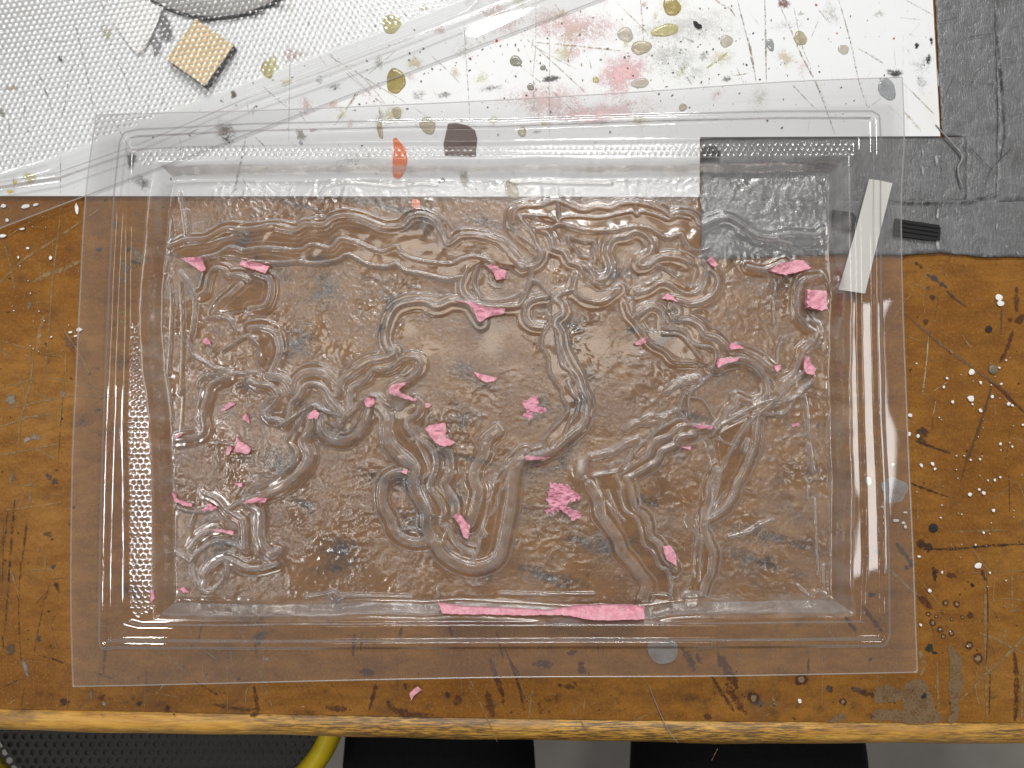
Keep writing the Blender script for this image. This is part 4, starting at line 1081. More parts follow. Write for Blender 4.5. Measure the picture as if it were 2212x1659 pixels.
RIBS = [
    (0, 1, 20, 6.2, "1330,480 1400,470 1500,430 1650,420 1720,390 1820,340 1950,345 2050,350 2212,325"),
    (1, 1, 26, 6.4, "0,350 60,340 200,320 370,350 450,310 600,310 680,255 800,240 930,270 1070,325 1220,315 1300,245 1400,235 1500,290 1560,400 1600,460 1700,400 1850,400 2000,450 2120,570 2190,640"),
    (1, 1, 9, 3.0, "390,295 460,250 600,230 620,265 700,215 800,205 900,235 1000,290"),
    (1, 1, 14, 5.8, "-370,570 -260,545 -150,485 -50,510 0,505 150,490 400,510 500,465 650,490 730,420 850,440 1050,520 1180,480 1230,540 1350,590 1600,620 1700,580 1800,560 1900,580 1960,620"),
    (1, 1, 12, 5.6, "1700,720 1580,740 1400,700 1250,670 1180,620 1100,640 950,620 800,545 700,590 520,615 400,600 250,610 0,600"),
    (1, 1, 18, 5.0, "1740,650 1690,800 1740,890 1850,945 2000,960 2150,955 2200,900"),
    (1, 1, 12, 4.5, "1830,640 1800,760 1860,880 1950,910 2100,890 2190,840"),
    (0, 1, 14, 4.5, "1610,860 1650,830 1680,700 1730,650 1800,660 1840,705 1930,700 2000,740"),
    (0, 1, 12, 4.0, "1450,680 1510,760 1560,900 1545,1120 1520,1250 1560,1350 1680,1420 1720,1450 1850,1480 1870,1495 2050,1490"),
    (0, 1, 12, 4.0, "1660,1050 1800,1045 1850,1070 1900,1150"),
    (0, 1, 16, 4.6, "2010,1130 2120,1128 2212,1172 2245,1250 2245,1340 2195,1470"),
    (0, 1, 12, 3.8, "1790,1310 1900,1240 1990,1195 2060,1210"),
    (0, 1, 12, 4.0, "1590,1600 1600,1550 1680,1510 1840,1500"),
    (0, 1, 14, 4.6, "1720,1010 1780,920 1860,850 1940,775"),
    (0, 1, 14, 4.6, "2060,690 2160,730 2178,840 2130,950 2010,975"),
    (0, 1, 16, 3.6, "1290,520 1265,600 1300,670 1330,600 1320,540"),
    (0, 1, 14, 4.0, "1210,620 1170,690 1190,600 1220,520 1290,450"),
    (1, 1, 24, 6.0, "150,1515 250,1530 310,1570 345,1630 380,1540 450,1490 560,1485 640,1530 700,1600 720,1640 740,1560 830,1480 950,1400 1100,1370 1165,1330 1110,1290 1085,1210 1110,1080 1160,980 1250,930 1400,915 1490,960 1560,945 1620,920 1750,940 1810,1010 1850,1080"),
    (1, 1, 15, 5.2, "800,1720 805,1640 830,1590 930,1540 990,1470 1120,1450 1230,1380 1310,1365 1370,1400 1350,1480 1270,1550 1180,1590 1140,1620"),
    (1, 1, 8, 4.2, "1310,1385 1250,1470 1180,1540"),
    (1, 2, 14, 4.8, "0,30 60,70 130,75 200,110 230,170 190,240 130,300 150,350 220,360 290,390 310,330 330,230 390,170 440,90 520,70 600,110 660,200 720,270 760,320"),
    (1, 2, 13, 5.0, "960,0 900,70 830,110 800,180 800,260 770,320"),
    (1, 2, 10, 6.2, "220,415 300,375 400,310 500,245 560,270 650,310 730,320"),
    (1, 2, 10, 6.2, "660,390 710,420 760,330 850,250 970,165 1060,210 1130,250"),
    (1, 2, 7, 3.6, "560,300 640,380 670,410 730,340"),
    (1, 2, 12, 5.8, "300,530 350,450 420,340 490,258"),
    (1, 2, 12, 5.6, "700,420 770,350 860,270 940,190"),
    (1, 2, 26, 5.6, "560,340 570,440 630,505 720,528 810,515 880,455 930,370 960,280"),
    (1, 2, 28, 5.6, "500,330 490,420 450,500 430,550 470,620 465,700 400,790 290,880 170,940 60,990 0,1010"),
    (1, 2, 12, 4.6, "310,540 370,600 370,660 330,730 250,800"),
    (1, 2, 34, 6.2, "1020,230 1060,270 1110,350 1100,450 1120,540 1190,630 1270,700 1330,760 1310,850 1330,940 1380,1030 1420,1110 1420,1200 1450,1290 1510,1370 1560,1440 1640,1500 1750,1545 1830,1550 1950,1510 2010,1430 2040,1300 2070,1150 2095,1000 2105,850 2150,700 2212,640"),
    (1, 2, 14, 5.6, "1330,200 1370,250 1340,320 1270,370 1280,430 1350,510 1440,570 1490,650 1490,760 1450,860 1450,920 1520,1000 1560,1100 1540,1190 1600,1230 1640,1320 1700,1390 1800,1430"),
    (1, 2, 24, 4.6, "1540,590 1590,620 1610,720 1590,820 1560,880 1600,950 1650,1030 1650,1120"),
    (1, 2, 30, 4.4, "1985,455 1900,530 1880,640 1815,740 1805,850 1835,930 1815,1050 1785,1150 1765,1200"),
    (1, 2, 9, 5.6, "1930,850 1940,950 1910,1050 1880,1200 1840,1380 1800,1470"),
    (1, 2, 8, 6.0, "2130,680 2060,870 2000,960 1990,1050 1940,1120"),
    (1, 2, 7, 5.6, "1350,540 1440,720 1440,800 1400,830"), (1, 2, 6, 5.4, "1390,900 1440,1020 1470,1130"), (1, 2, 6, 5.4, "1970,800 1990,860 2050,790 2110,690"), (1, 2, 6, 5.6, "1720,1400 1690,1480 1760,1500 1800,1470 1790,1400"), (1, 2, 6, 5.6, "1880,1180 1850,1300 1900,1290"), (1, 2, 6, 5.4, "1600,1230 1560,1330 1640,1400"),
    (1, 2, 26, 5.2, "1290,800 1180,790 1090,840 1060,930 1070,1050 1130,1160 1160,1240 1220,1310 1320,1345 1400,1340 1460,1300"),
    (1, 2, 10, 3.0, "1190,1250 1300,1240 1420,1260"),
    (2, 1, 20, 6.2, "100,290 120,190 200,155 320,150 400,120 470,115 560,150 670,190 780,165 890,175 960,140 1080,130 1200,150 1310,190 1370,240 1400,210 1510,215 1570,250 1610,310 1700,270 1830,245 1950,310 2070,390 2212,410"),
    (2, 1, 11, 5.6, "290,340 400,330 480,300 600,330 700,350 900,350 1000,330 1100,320 1200,335 1260,370 1330,405 1400,395 1450,380 1480,430 1520,490 1590,515 1680,490"),
    (2, 1, 9, 6.0, "150,235 290,235 400,240 470,280 500,250 620,240 800,250 960,215 1060,200 1100,230 1130,200 1250,230 1350,265 1420,240 1520,260"),
    (2, 1, 7, 6.2, "465,120 470,200 475,275"), (2, 1, 7, 6.2, "1080,135 1090,180 1105,230"),
    (2, 1, 16, 5.2, "150,230 200,300 260,370 290,450 340,540 290,620 180,640 100,580 0,450"),
    (2, 1, 16, 4.4, "110,190 95,290 150,380 250,450 300,500"),
    (2, 1, 18, 5.0, "300,345 380,370 420,430 430,490 510,520 560,600 640,610 720,670 770,740 830,740 880,690 890,620 860,530 880,450 930,400 1010,390 1090,355 1170,385 1220,450 1200,530 1120,590 1130,630 1200,620 1270,570 1380,560 1470,580 1510,600"),
    (2, 1, 11, 4.0, "545,395 560,440 610,500 640,550 720,570 750,600"), (2, 1, 11, 4.0, "545,395 620,415 700,435 760,430 750,500 740,560"),
    (2, 1, 18, 4.6, "480,850 580,820 600,760 620,700"), (2, 1, 14, 4.6, "590,820 660,890 780,925 870,900 960,820"), (2, 1, 12, 5.0, "560,610 640,640 690,710 760,770 830,790"),
    (2, 1, 10, 5.6, "1270,635 1300,640 1440,740 1510,795"), (2, 1, 8, 5.2, "1275,640 1290,700 1200,770 1100,800 1070,860 1075,950 1085,1040 1120,1050 1220,1000"),
    (2, 1, 14, 5.0, "1100,850 1200,820 1280,770 1360,780 1430,830 1500,860 1570,850 1620,800 1650,720 1670,640"),
    (2, 1, 16, 5.2, "1640,600 1680,660 1740,720 1740,800 1690,880 1600,930 1520,940 1430,915"), (2, 1, 6, 5.6, "1570,660 1540,790 1610,730"), (2, 1, 6, 5.6, "1420,600 1500,640 1460,660"),
    (2, 1, 14, 5.2, "1110,1040 1180,980 1240,970 1300,1010 1310,1090 1330,1140 1430,1150 1490,1180 1530,1250 1600,1280 1690,1290 1730,1340 1720,1420 1690,1460"),
    (2, 1, 22, 5.0, "1400,950 1440,1000 1420,1060 1530,1070 1610,1120 1650,1180 1740,1210 1800,1260 1850,1310 1950,1320 2050,1370 2130,1430 2212,1480"),
    (2, 1, 16, 4.2, "1010,940 1040,1020 1100,1090 1160,1180 1220,1260 1330,1320 1400,1390 1550,1400"),
    (2, 1, 9, 5.2, "1310,1180 1440,1190 1530,1280 1600,1370"),
    (2, 1, 20, 4.8, "1740,1450 1830,1400 1950,1390 2060,1440 2130,1540 2140,1659 2100,1700 2030,1733 1960,1718 1920,1693 1890,1758 1820,1818 1790,1878 1750,1918"),
    (2, 1, 22, 6.0, "480,860 440,900 490,940 505,1010 450,1060 440,1110 480,1180 500,1300 560,1430 620,1520 655,1620 690,1700 692,1808 660,1908 570,1988 480,2068 400,2128 250,2168 150,2188 100,2228"),
    (2, 1, 12, 5.0, "250,640 250,700 230,800 170,930 60,950"), (2, 1, 12, 5.0, "250,740 330,780 400,870"), (2, 1, 15, 4.6, "380,880 270,900 200,960 200,1060 260,1120 350,1130"),
    (2, 1, 11, 4.8, "380,1000 400,1090 350,1180 340,1280 390,1370 400,1480 460,1580 500,1640 500,1690 550,1780 500,1860 430,1930 370,1998 350,2030"),
    (2, 1, 6, 6.0, "440,1080 480,1400 560,1480 590,1560"), (2, 1, 6, 6.0, "540,1560 580,1660 630,1720 610,1820 560,1880 510,2000"), (2, 1, 7, 6.2, "250,2150 350,2110 400,2110 430,2040"),
    (2, 2, 10, 5.8, "760,810 850,790 950,770 1030,690 1080,610 1150,540 1250,450 1350,390 1430,350 1510,375"),
    (2, 2, 24, 3.0, "740,660 900,620 1000,560 1110,520"), (2, 2, 22, 3.0, "1150,370 1220,330 1300,345 1430,290"), (2, 2, 22, 3.0, "1020,440 1090,390 1200,385 1280,375"), (2, 1, 26, 3.0, "1340,1640 1420,1580 1590,1530"),
    (2, 2, 12, 5.2, "930,810 1050,730 1160,660 1210,570 1260,520 1350,490 1430,420 1520,405 1680,420 1760,430"),
    (2, 2, 16, 4.8, "1010,830 1080,800 1160,750 1260,690 1300,610 1400,560 1440,500 1560,475"),
    (2, 2, 18, 5.4, "1020,830 1050,920 1070,1020 1090,1080 1160,1130 1190,1200 1210,1300 1280,1360 1330,1470 1400,1560"),
    (2, 2, 10, 5.4, "930,820 970,900 960,960 1000,1080 1090,1150 1130,1250 1150,1360 1230,1430 1270,1530 1340,1570 1365,1650 1370,1740 1380,1812 1470,1822 1490,1762 1590,1752 1620,1812"),
    (2, 2, 30, 4.0, "720,880 790,1000 810,1120 880,1220 950,1330 980,1420 1060,1510 1120,1600 1180,1690 1150,1800"),
    (2, 2, 7, 5.4, "870,940 930,1090 1000,1170"), (2, 2, 7, 5.2, "860,1030 920,1110 960,1190"), (2, 2, 7, 5.8, "1000,720 1060,610 1100,660 1190,590"), (2, 2, 6, 5.6, "850,790 880,730 980,690"), (2, 2, 6, 5.6, "1180,540 1230,450 1180,580"),
    (2, 2, 10, 5.4, "1500,370 1440,300 1470,180 1500,120"), (2, 2, 10, 5.0, "1690,0 1630,60 1540,130 1510,210 1520,330"), (2, 2, 9, 4.4, "1750,410 1700,310 1630,200 1540,180"),
    (2, 2, 20, 5.0, "1750,760 1720,830 1690,900 1680,1000 1650,1100 1645,1170 1640,1250 1680,1350 1710,1430 1700,1540 1690,1600 1650,1680 1620,1812"),
    (2, 2, 9, 4.6, "1580,1120 1570,1200 1590,1300 1570,1400 1550,1600"), (2, 2, 7, 4.6, "1620,1300 1600,1500 1600,1650"), (2, 2, 7, 4.6, "1490,1120 1480,1180 1500,1230"), (2, 2, 7, 4.6, "1640,540 1680,650 1700,740"),
    (2, 2, 16, 5.4, "2080,300 2060,400 2040,560 2000,680 1950,800 1900,880 1880,960 1800,1080 1680,1160"),
    (2, 2, 10, 5.6, "2212,200 2080,300 1960,430 1870,570 1800,720 1760,790 1730,950 1660,1160"),
    (2, 2, 11, 5.6, "1700,490 1760,410 1900,330 2020,260 2130,215 2212,190"), (2, 2, 7, 4.8, "1740,490 1790,540 1880,570"), (2, 2, 12, 5.0, "1990,520 1960,620 1970,560"), (2, 2, 12, 4.0, "1750,410 1790,360 1820,300 1890,250 1920,190"),
    (3, 2, 10, 5.2, "0,340 90,310 250,170 330,60 430,-20"), (3, 2, 10, 5.2, "100,300 200,240 330,200 420,140 520,10"), (3, 2, 14, 3.2, "110,310 250,320 310,280 350,200"),
    (3, 1, 16, 4.6, "0,1330 80,1370 180,1450"), (3, 1, 14, 4.0, "230,1650 280,1560 360,1500 400,1420 430,1340"), (3, 1, 12, 4.2, "520,1500 480,1590 400,1659"),
    (3, 1, 14, 4.4, "0,640 100,660 160,650 290,600"), (3, 1, 14, 4.6, "560,720 450,740 400,800 390,920 400,1030 470,1120 530,1170 500,1250 430,1320"), (3, 1, 12, 4.6, "600,700 640,780 690,890 760,930"),
    (3, 1, 14, 4.2, "0,360 80,410 210,430 330,460"), (3, 1, 14, 4.2, "180,400 330,370 530,380 600,340"), (3, 1, 8, 4.0, "350,1060 345,950"), (3, 1, 8, 4.0, "200,1100 200,900 215,760"), (3, 1, 8, 4.0, "230,1420 235,1300 270,1200"),
    (3, 2, 12, 3.4, "450,180 470,300 470,480"), (3, 2, 9, 3.0, "450,830 480,870 520,840 590,840"), (3, 2, 12, 3.0, "490,560 520,780"), (3, 2, 9, 2.6, "480,900 470,1000"), (3, 2, 8, 2.6, "530,1000 545,1400 560,1600"),
    (0, 2, 18, 4.8, "1830,20 1700,80 1660,200 1630,330 1640,450 1560,500 1420,520"), (0, 2, 12, 4.2, "2000,50 2060,80 2180,90 2212,130"), (0, 2, 12, 4.4, "2212,170 2140,230 2120,290 2150,350 2212,360"),
    (0, 2, 12, 3.6, "1390,1070 1340,1200 1330,1340"), (0, 2, 12, 3.8, "1410,1050 1500,1090 1640,1100 1700,1080"), (0, 2, 14, 4.2, "1640,950 1750,1000 1830,1090 1930,1150 1960,1190 1970,1380 1980,1420"), (0, 2, 10, 4.0, "1830,1090 1900,1040 2000,1000"),
    (0, 2, 10, 3.8, "1560,1130 1530,1230 1540,1300"), (0, 2, 14, 4.6, "1540,1390 1580,1320 1680,1250 1750,1240"), (0, 2, 12, 4.2, "1540,1500 1600,1420 1700,1350 1800,1340 1900,1370 1980,1420"), (0, 2, 12, 4.0, "1340,1370 1430,1440 1530,1500 1530,1600"),
    (0, 2, 26, 4.8, "2010,1030 2080,1090 2090,1180 2090,1300 2130,1400 2190,1450 2230,1410"), (0, 2, 14, 4.2, "2212,1520 2100,1550 1980,1550 1880,1500 1800,1480 1700,1540 1650,1600 1660,1660 1640,1730"), (0, 2, 12, 4.0, "1530,1540 1560,1660 1640,1735 1740,1705 1810,1615 1820,1520"),
    (0, 2, 9, 3.4, "1740,540 1745,640 1760,700"), (0, 2, 9, 3.0, "1760,540 1850,560 1900,580"), (0, 2, 9, 3.2, "1370,560 1380,700 1360,900"), (0, 2, 9, 2.8, "1610,890 1620,960 1590,1000"), (0, 2, 9, 3.4, "1300,1430 1310,1600 1320,1680"), (0, 2, 9, 3.2, "1370,1480 1380,1680"),
    (0, 1, 14, 4.0, "1340,470 1320,300 1280,100"), (0, 1, 12, 3.6, "1440,40 1470,200 1500,400 1520,380 1495,180"), (0, 1, 10, 3.6, "1360,720 1380,900 1370,1200 1350,1500"), (0, 1, 10, 3.4, "1450,760 1460,1000 1465,1300 1450,1659"), (0, 2, 9, 3.0, "1465,0 1465,200 1450,460"),
    (0, 1, 10, 3.6, "1240,0 1260,120 1240,250 1180,420 1160,520"), (0, 1, 8, 3.2, "1120,700 1130,800 1130,1000"),
    (2, 3, 12, 3.2, "1230,255 1300,260 1360,270"), (1, 3, 10, 3.2, "450,280 600,255 660,240 730,290 680,330"), (1, 3, 10, 2.4, "730,275 900,270 1300,280"), (1, 3, 9, 3.0, "640,240 660,300 700,340"),
    (2, 2, 9, 3.0, "1850,1310 1990,1270 2100,1200 2200,1160"), (3, 2, 9, 3.0, "-160,1300 0,1260 150,1190"), (2, 3, 9, 2.0, "0,255 300,262 760,262"), (1, 3, 9, 2.4, "1500,230 1520,280 1490,290"),
    (0, 3, 12, 3.2, "1450,380 1600,350 1900,330 2200,330"), (3, 3, 9, 3.0, "500,290 540,240 620,260 630,300"), (3, 3, 8, 2.8, "400,190 470,260 510,290"), (3, 3, 9, 3.0, "600,30 600,230"),
    (1, 0, 9, 2.6, "560,1560 620,1500 760,1470 1000,1485 1180,1500 1350,1480 1500,1490"), (2, 0, 9, 2.4, "100,1470 250,1460 500,1470 700,1470 900,1475"),
]
RZ = np.zeros(X.shape)
smooth_m = np.zeros(X.shape)
for c, r, h, s in BANDS:
    pl = [P(*T(c, r, x, y), ZR) for x, y in pts(s)]
    pl = catmull(pl + [pl[0]], 0.0015)[:-1]
    d = Fd.sd(pl, 0.004)
    b = sstep(-0.0011, 0.0011, d)
    RZ = np.maximum(RZ, b * h * MM * 0.62)
    smooth_m = np.maximum(smooth_m, sstep(-0.0004, 0.0010, d))
band_only = RZ.copy()
jit = vnoise(X, Y, 0.014, 77) * 0.0007 + vnoise(X, Y, 0.005, 78) * 0.0002
for c, r, hw, h, s in RIBS:
    pl = catmull([P(*T(c, r, x, y), ZR) for x, y in pts(s)], 0.0008)
    w = max(hw * ZPX * 1.12, 0.00062)
    hh = h * MM * 0.72
    step = hw >= 14 and h > 3.9                 # tall ribs stand on a lower, wider terrace
    wb = w + 0.0031
    d = Fd.dist(pl, wb + 0.003 if step else w * 1.7)
    p = 1 - sstep(w * 0.70, w * 1.30, d)
    if step:
        db = d + jit
        RZ = np.maximum(RZ, 0.40 * hh * (1 - sstep(wb - 0.0005, wb + 0.0005, db)))
        smooth_m = np.maximum(smooth_m, 0.92 * (1 - sstep(wb - 0.0002, wb + 0.0007, db)))
        frost = np.maximum(frost, 0.34 * np.exp(-((db - wb) / 0.00042) ** 2) * inner)
    if hw < 10: # creases ride on what is under them
        RZ = np.maximum(RZ, np.where(p > 0, band_only, 0) + np.minimum(hh, 0.0011) * p)
    else:
        RZ = np.maximum(RZ, hh * p)
    frost = np.maximum(frost, (0.40 if hw < 12 else 0.38) * (1 - sstep(w * 0.9, w * 1.4, d)) * inner)
    if hw >= 12: frost = np.maximum(frost, 0.95 * np.exp(-((d - w * 1.05) / 0.00045) ** 2) * inner * (0.7 + 0.5 * vnoise(X, Y, 0.011, 88)))
    smooth_m = np.maximum(smooth_m, 0.75 * (1 - sstep(w * 0.8, w * 1.6, d)))
# foam-cell texture pressed into everything the sheet touched
wx = X + vnoise(X, Y, 0.009, 26) * 0.0022; wy = Y + vnoise(X, Y, 0.008, 27) * 0.0022
rid = (1 - np.abs(vnoise(wx, wy, 0.0062, 21))) * (1 - np.abs(vnoise(wx, wy, 0.0041, 28)))
tex = rid * 0.75 + vnoise(wx, wy, 0.0026, 22) * 0.34 + vnoise(wx, wy, 0.0015, 23) * 0.24
tex *= 0.25 + 1.05 * sstep(-0.7, 0.8, vnoise(X, Y, 0.026, 29) + 0.4 * vnoise(X, Y, 0.01, 30))
big = vnoise(X, Y, 0.05, 24) * 0.6 + vnoise(X, Y, 0.02, 25) * 0.5
calm = Fd.inside([P(*T(1, 1, x, y), ZR) for x, y in pts("1250,1000 1400,950 1600,980 1800,1100 2100,1050 2200,1200 2350,1500 2000,1450 1700,1450 1400,1500 1350,1350 1200,1300")]).astype(float)
Z2 = RZ + tex * 0.00068 * (1 - 0.92 * smooth_m) * (1 - 0.8 * calm) + big * 0.0006 * (1 - 0.5 * smooth_m) + smooth_m * (vnoise(wx + Y * 0.5, wy - X * 0.4, 0.017, 33) * 0.00022 + vnoise(wx - Y * 0.7, wy + X * 0.6, 0.006, 34) * 0.00013)
H += (np.maximum(Z2, -0.0012)) * inner
rough = inner * (1 - 0.93 * smooth_m) * (0.75 + 0.35 * vnoise(X, Y, 0.012, 31))
rough = np.maximum(rough, 0.41 * np.maximum(inner, wallmask))
# white stress cloud
q = P(*T(2, 2, 650, 750), ZR)
dq = np.hypot((X - q[0]) / 0.0048, (Y - q[1]) / 0.0075)
frost = np.maximum(frost, 0.95 * (1 - sstep(0.2, 1.15, dq + 0.35 * vnoise(X, Y, 0.004, 12))))
H += 0.0025 * np.exp(-dq ** 2 * 1.5)
H += 0.0003 * sstep(0.0, 0.002, sl) * (1 - tray) * vnoise(X, Y, 0.03, 55) * 0.1
# soften creases by one pass
for _ in range(1):
    K = H.copy()
    K[1:-1, 1:-1] = (4 * H[1:-1, 1:-1] + H[:-2, 1:-1] + H[2:, 1:-1] + H[1:-1, :-2] + H[1:-1, 2:]) / 8
    H = K
frost = np.maximum(frost, 0.10 * np.maximum(rough - 0.42, 0) / 0.58)
frost *= 0.75 + 0.5 * vnoise(X, Y, 0.0032, 61)
frost = np.clip(frost, 0, 1)
rough = np.clip(rough, 0, 1)
tray_thing = empty("formed_plastic_sheet", (0, 0, 0))
tag(tray_thing, "large clear vacuum-formed plastic sheet pressed with a raised world map", "plastic sheet")
grid_obj("sheet", X, Y, H, M_SHEET, tray_thing, {"rough": rough, "frost": frost})
H_SHEET = H.copy()
# thickness of the cut rim
rim = [(X[0, i], Y[0, i], H[0, i]) for i in range(0, NU, 4)] + [(X[j, -1], Y[j, -1], H[j, -1]) for j in range(0, NV, 4)] + [(X[-1, i], Y[-1, i], H[-1, i]) for i in range(NU - 1, -1, -4)] + [(X[j, 0], Y[j, 0], H[j, 0]) for j in range(NV - 1, -1, -4)]


def rim_obj(rim, parent, cx, cy, closed=True, w=0.00042, t=0.0009):
    V, F = [], []
    n = len(rim)
    for i, (x, y, z) in enumerate(rim):
        a = rim[i - 1] if (closed or i) else rim[i]; b = rim[(i + 1) % n] if (closed or i < n - 1) else rim[i]
        dx, dy = b[0] - a[0], b[1] - a[1]
        L = math.hypot(dx, dy) or 1
        nx, ny = -dy / L, dx / L
        if nx * (x - cx) + ny * (y - cy) < 0: nx, ny = -nx, -ny
        V += [(x, y, z + 0.00002), (x + nx * w, y + ny * w, z - t * .25), (x + nx * w, y + ny * w, z - t * .75), (x, y, z - t)]
    for i in range(n if closed else n - 1):
        j = (i + 1) % n
        for k in range(3):
            F.append((i * 4 + k, i * 4 + k + 1, j * 4 + k + 1, j * 4 + k))
    return mesh_obj("cut_edge", V, F, M_CUT, parent, True)


rim_obj(rim, tray_thing, 0, 0)

tri_x, tri_y = X, Y


def sheet_z(x, y):
    """height of the formed sheet at x, y"""
    u = (x - X[NV // 2, 0]) / (X[NV // 2, -1] - X[NV // 2, 0])
    j = int(np.clip(u * (NU - 1), 0, NU - 1))
    i = NV // 2
    for _ in range(4):
        i = int(np.clip(i + (Y[i, j] - y) / (Y[0, j] - Y[-1, j]) * (NV - 1), 0, NV - 1))
        j = int(np.clip(j + (x - X[i, j]) / (X[i, -1] - X[i, 0]) * (NU - 1), 0, NU - 1))
    return float(H[i, j])


# ------------------------------------------------------------------ the second, dimpled sheet
NU2, NV2 = 640, 360
x0, y0 = P(-60, -60, 0.01); x1, y1 = P(1340, 520, 0.004)
Xs, Ys = np.meshgrid(np.linspace(x0, x1, NU2), np.linspace(y0, y1, NV2))
e0, e1 = np.array(P(0, 494, 0.0040)), np.array(P(1295, 0, 0.0040))
dv = (e1 - e0) / np.linalg.norm(e1 - e0)
nv = np.array((-dv[1], dv[0]))
if nv[1] < 0: nv = -nv
S = (Xs - e0[0]) * nv[0] + (Ys - e0[1]) * nv[1]          # distance inside the cut edge
A = (Xs - e0[0]) * dv[0] + (Ys - e0[1]) * dv[1]
F2 = Field(Xs, Ys[:, :])
F2.rmin, F2.rmax = Ys.min(1), Ys.max(1)
dedge = [P(*p, 0.011) for p in pts("-60,392 0,374 93,347 200,308 367,241 594,157 860,55 1000,0 1060,-60 -60,-60")]
s2 = F2.sd(dedge, 0.012)
H2 = 0.0040 + 0.0014 * sstep(0, 0.02, S) + vnoise(Xs, Ys, 0.05, 71) * 0.0002
bead2 = [P(*p, 0.008) for p in pts("-60,412 0,397 120,378 200,350 300,316 538,214 700,157 887,86 1102,0 1250,-60")]
d2 = F2.dist(bead2, 0.008)
H2 += 0.0030 * (1 - sstep(0.0009, 0.0024, d2))
H2 += 0.0046 * sstep(-0.0035, 0.0006, s2) + 0.0011 * sstep(0.01, 0.05, s2)
hex2 = 13.0 * PX
ang = math.radians(-8)
U = Xs * math.cos(ang) - Ys * math.sin(ang); W_ = Xs * math.sin(ang) + Ys * math.cos(ang)
row = np.round(W_ / (hex2 * 0.866)); ox = (row % 2) * hex2 * .5
dd = np.hypot(U - (np.round((U - ox) / hex2) * hex2 + ox), W_ - row * hex2 * 0.866)
H2 += 0.0007 * (1 - sstep(0.0002, 0.0011, dd)) * sstep(0.0008, 0.0016, s2)
keep = (S > 0)
kq = keep[:-1, :-1] & keep[1:, :-1] & keep[:-1, 1:] & keep[1:, 1:]
# pull the last row of vertices onto the straight cut
sh2 = empty("dimpled_plastic_sheet", (0, 0, 0))
tag(sh2, "clear dimpled plastic sheet lying over the wooden block in the upper left corner", "plastic sheet")
low = (S > 0) & (S < 0.0016)
Xs2 = np.where(low, Xs - nv[0] * S, Xs); Ys2 = np.where(low, Ys - nv[1] * S, Ys)
grid_obj("sheet", Xs, Ys, H2, M_SHEET2, sh2, {"rough": np.zeros(Xs.shape) + 0.02, "frost": 0.10 * (1 - sstep(0.0012, 0.0035, d2)) + 0.04 * sstep(-0.003, 0, s2) * (1 - sstep(0, 0.002, s2))}, kq)
rl = [(e0[0] + dv[0] * t + nv[0] * 0.0006, e0[1] + dv[1] * t + nv[1] * 0.0006, 0.0041) for t in np.linspace(-0.015, np.linalg.norm(e1 - e0) + 0.015, 120)]
rim_obj(rl, sh2, -0.3, 0.4, False, 0.0005, 0.0008)

# ------------------------------------------------------------------ pink foam scraps
def scrap(c, r, s, label, thick=0.0014, on_sheet=True, jag=0.00035, base=None):
    pl = [P(*T(c, r, x, y), ZR) for x, y in pts(s)]
    o = []
    for i, p in enumerate(pl):
        q = pl[(i + 1) % len(pl)]
        L = math.hypot(q[0] - p[0], q[1] - p[1]); k = max(1, int(L / 0.0008))
        for j in range(k):
            t = j / k
            o.append((p[0] + (q[0] - p[0]) * t + random.gauss(0, jag), p[1] + (q[1] - p[1]) * t + random.gauss(0, jag)))
    ar = sum(a[0] * b[1] - b[0] * a[1] for a, b in zip(o, o[1:] + o[:1]))
    if ar < 0: o = o[::-1]
    cx = sum(p[0] for p in o) / len(o); cy = sum(p[1] for p in o) / len(o)
    zmax = max(sheet_z(x, y) for x, y in o + [(cx, cy)]) if on_sheet else 0
    zz = (lambda x, y: 0.5 * sheet_z(x, y) + 0.5 * zmax + 0.0002) if on_sheet else (lambda x, y: base)

    def zt(x, y):
        X_, Y_ = np.array([x]), np.array([y])
        return float(vnoise(X_, Y_, 0.0016, 90)[0] * 0.0006 + vnoise(X_, Y_, 0.004, 91)[0] * 0.0008)
    try:
        ob = slab("foam_scrap", o, zz, thick, M_FOAM, None, 0.0014, zt)
    except Exception as e:
        ob = slab("foam_scrap", pl, zz, thick, M_FOAM, None, 0.0014, zt)
    tag(ob, label, "foam", "pink foam scraps left on the formed sheet")
    return ob


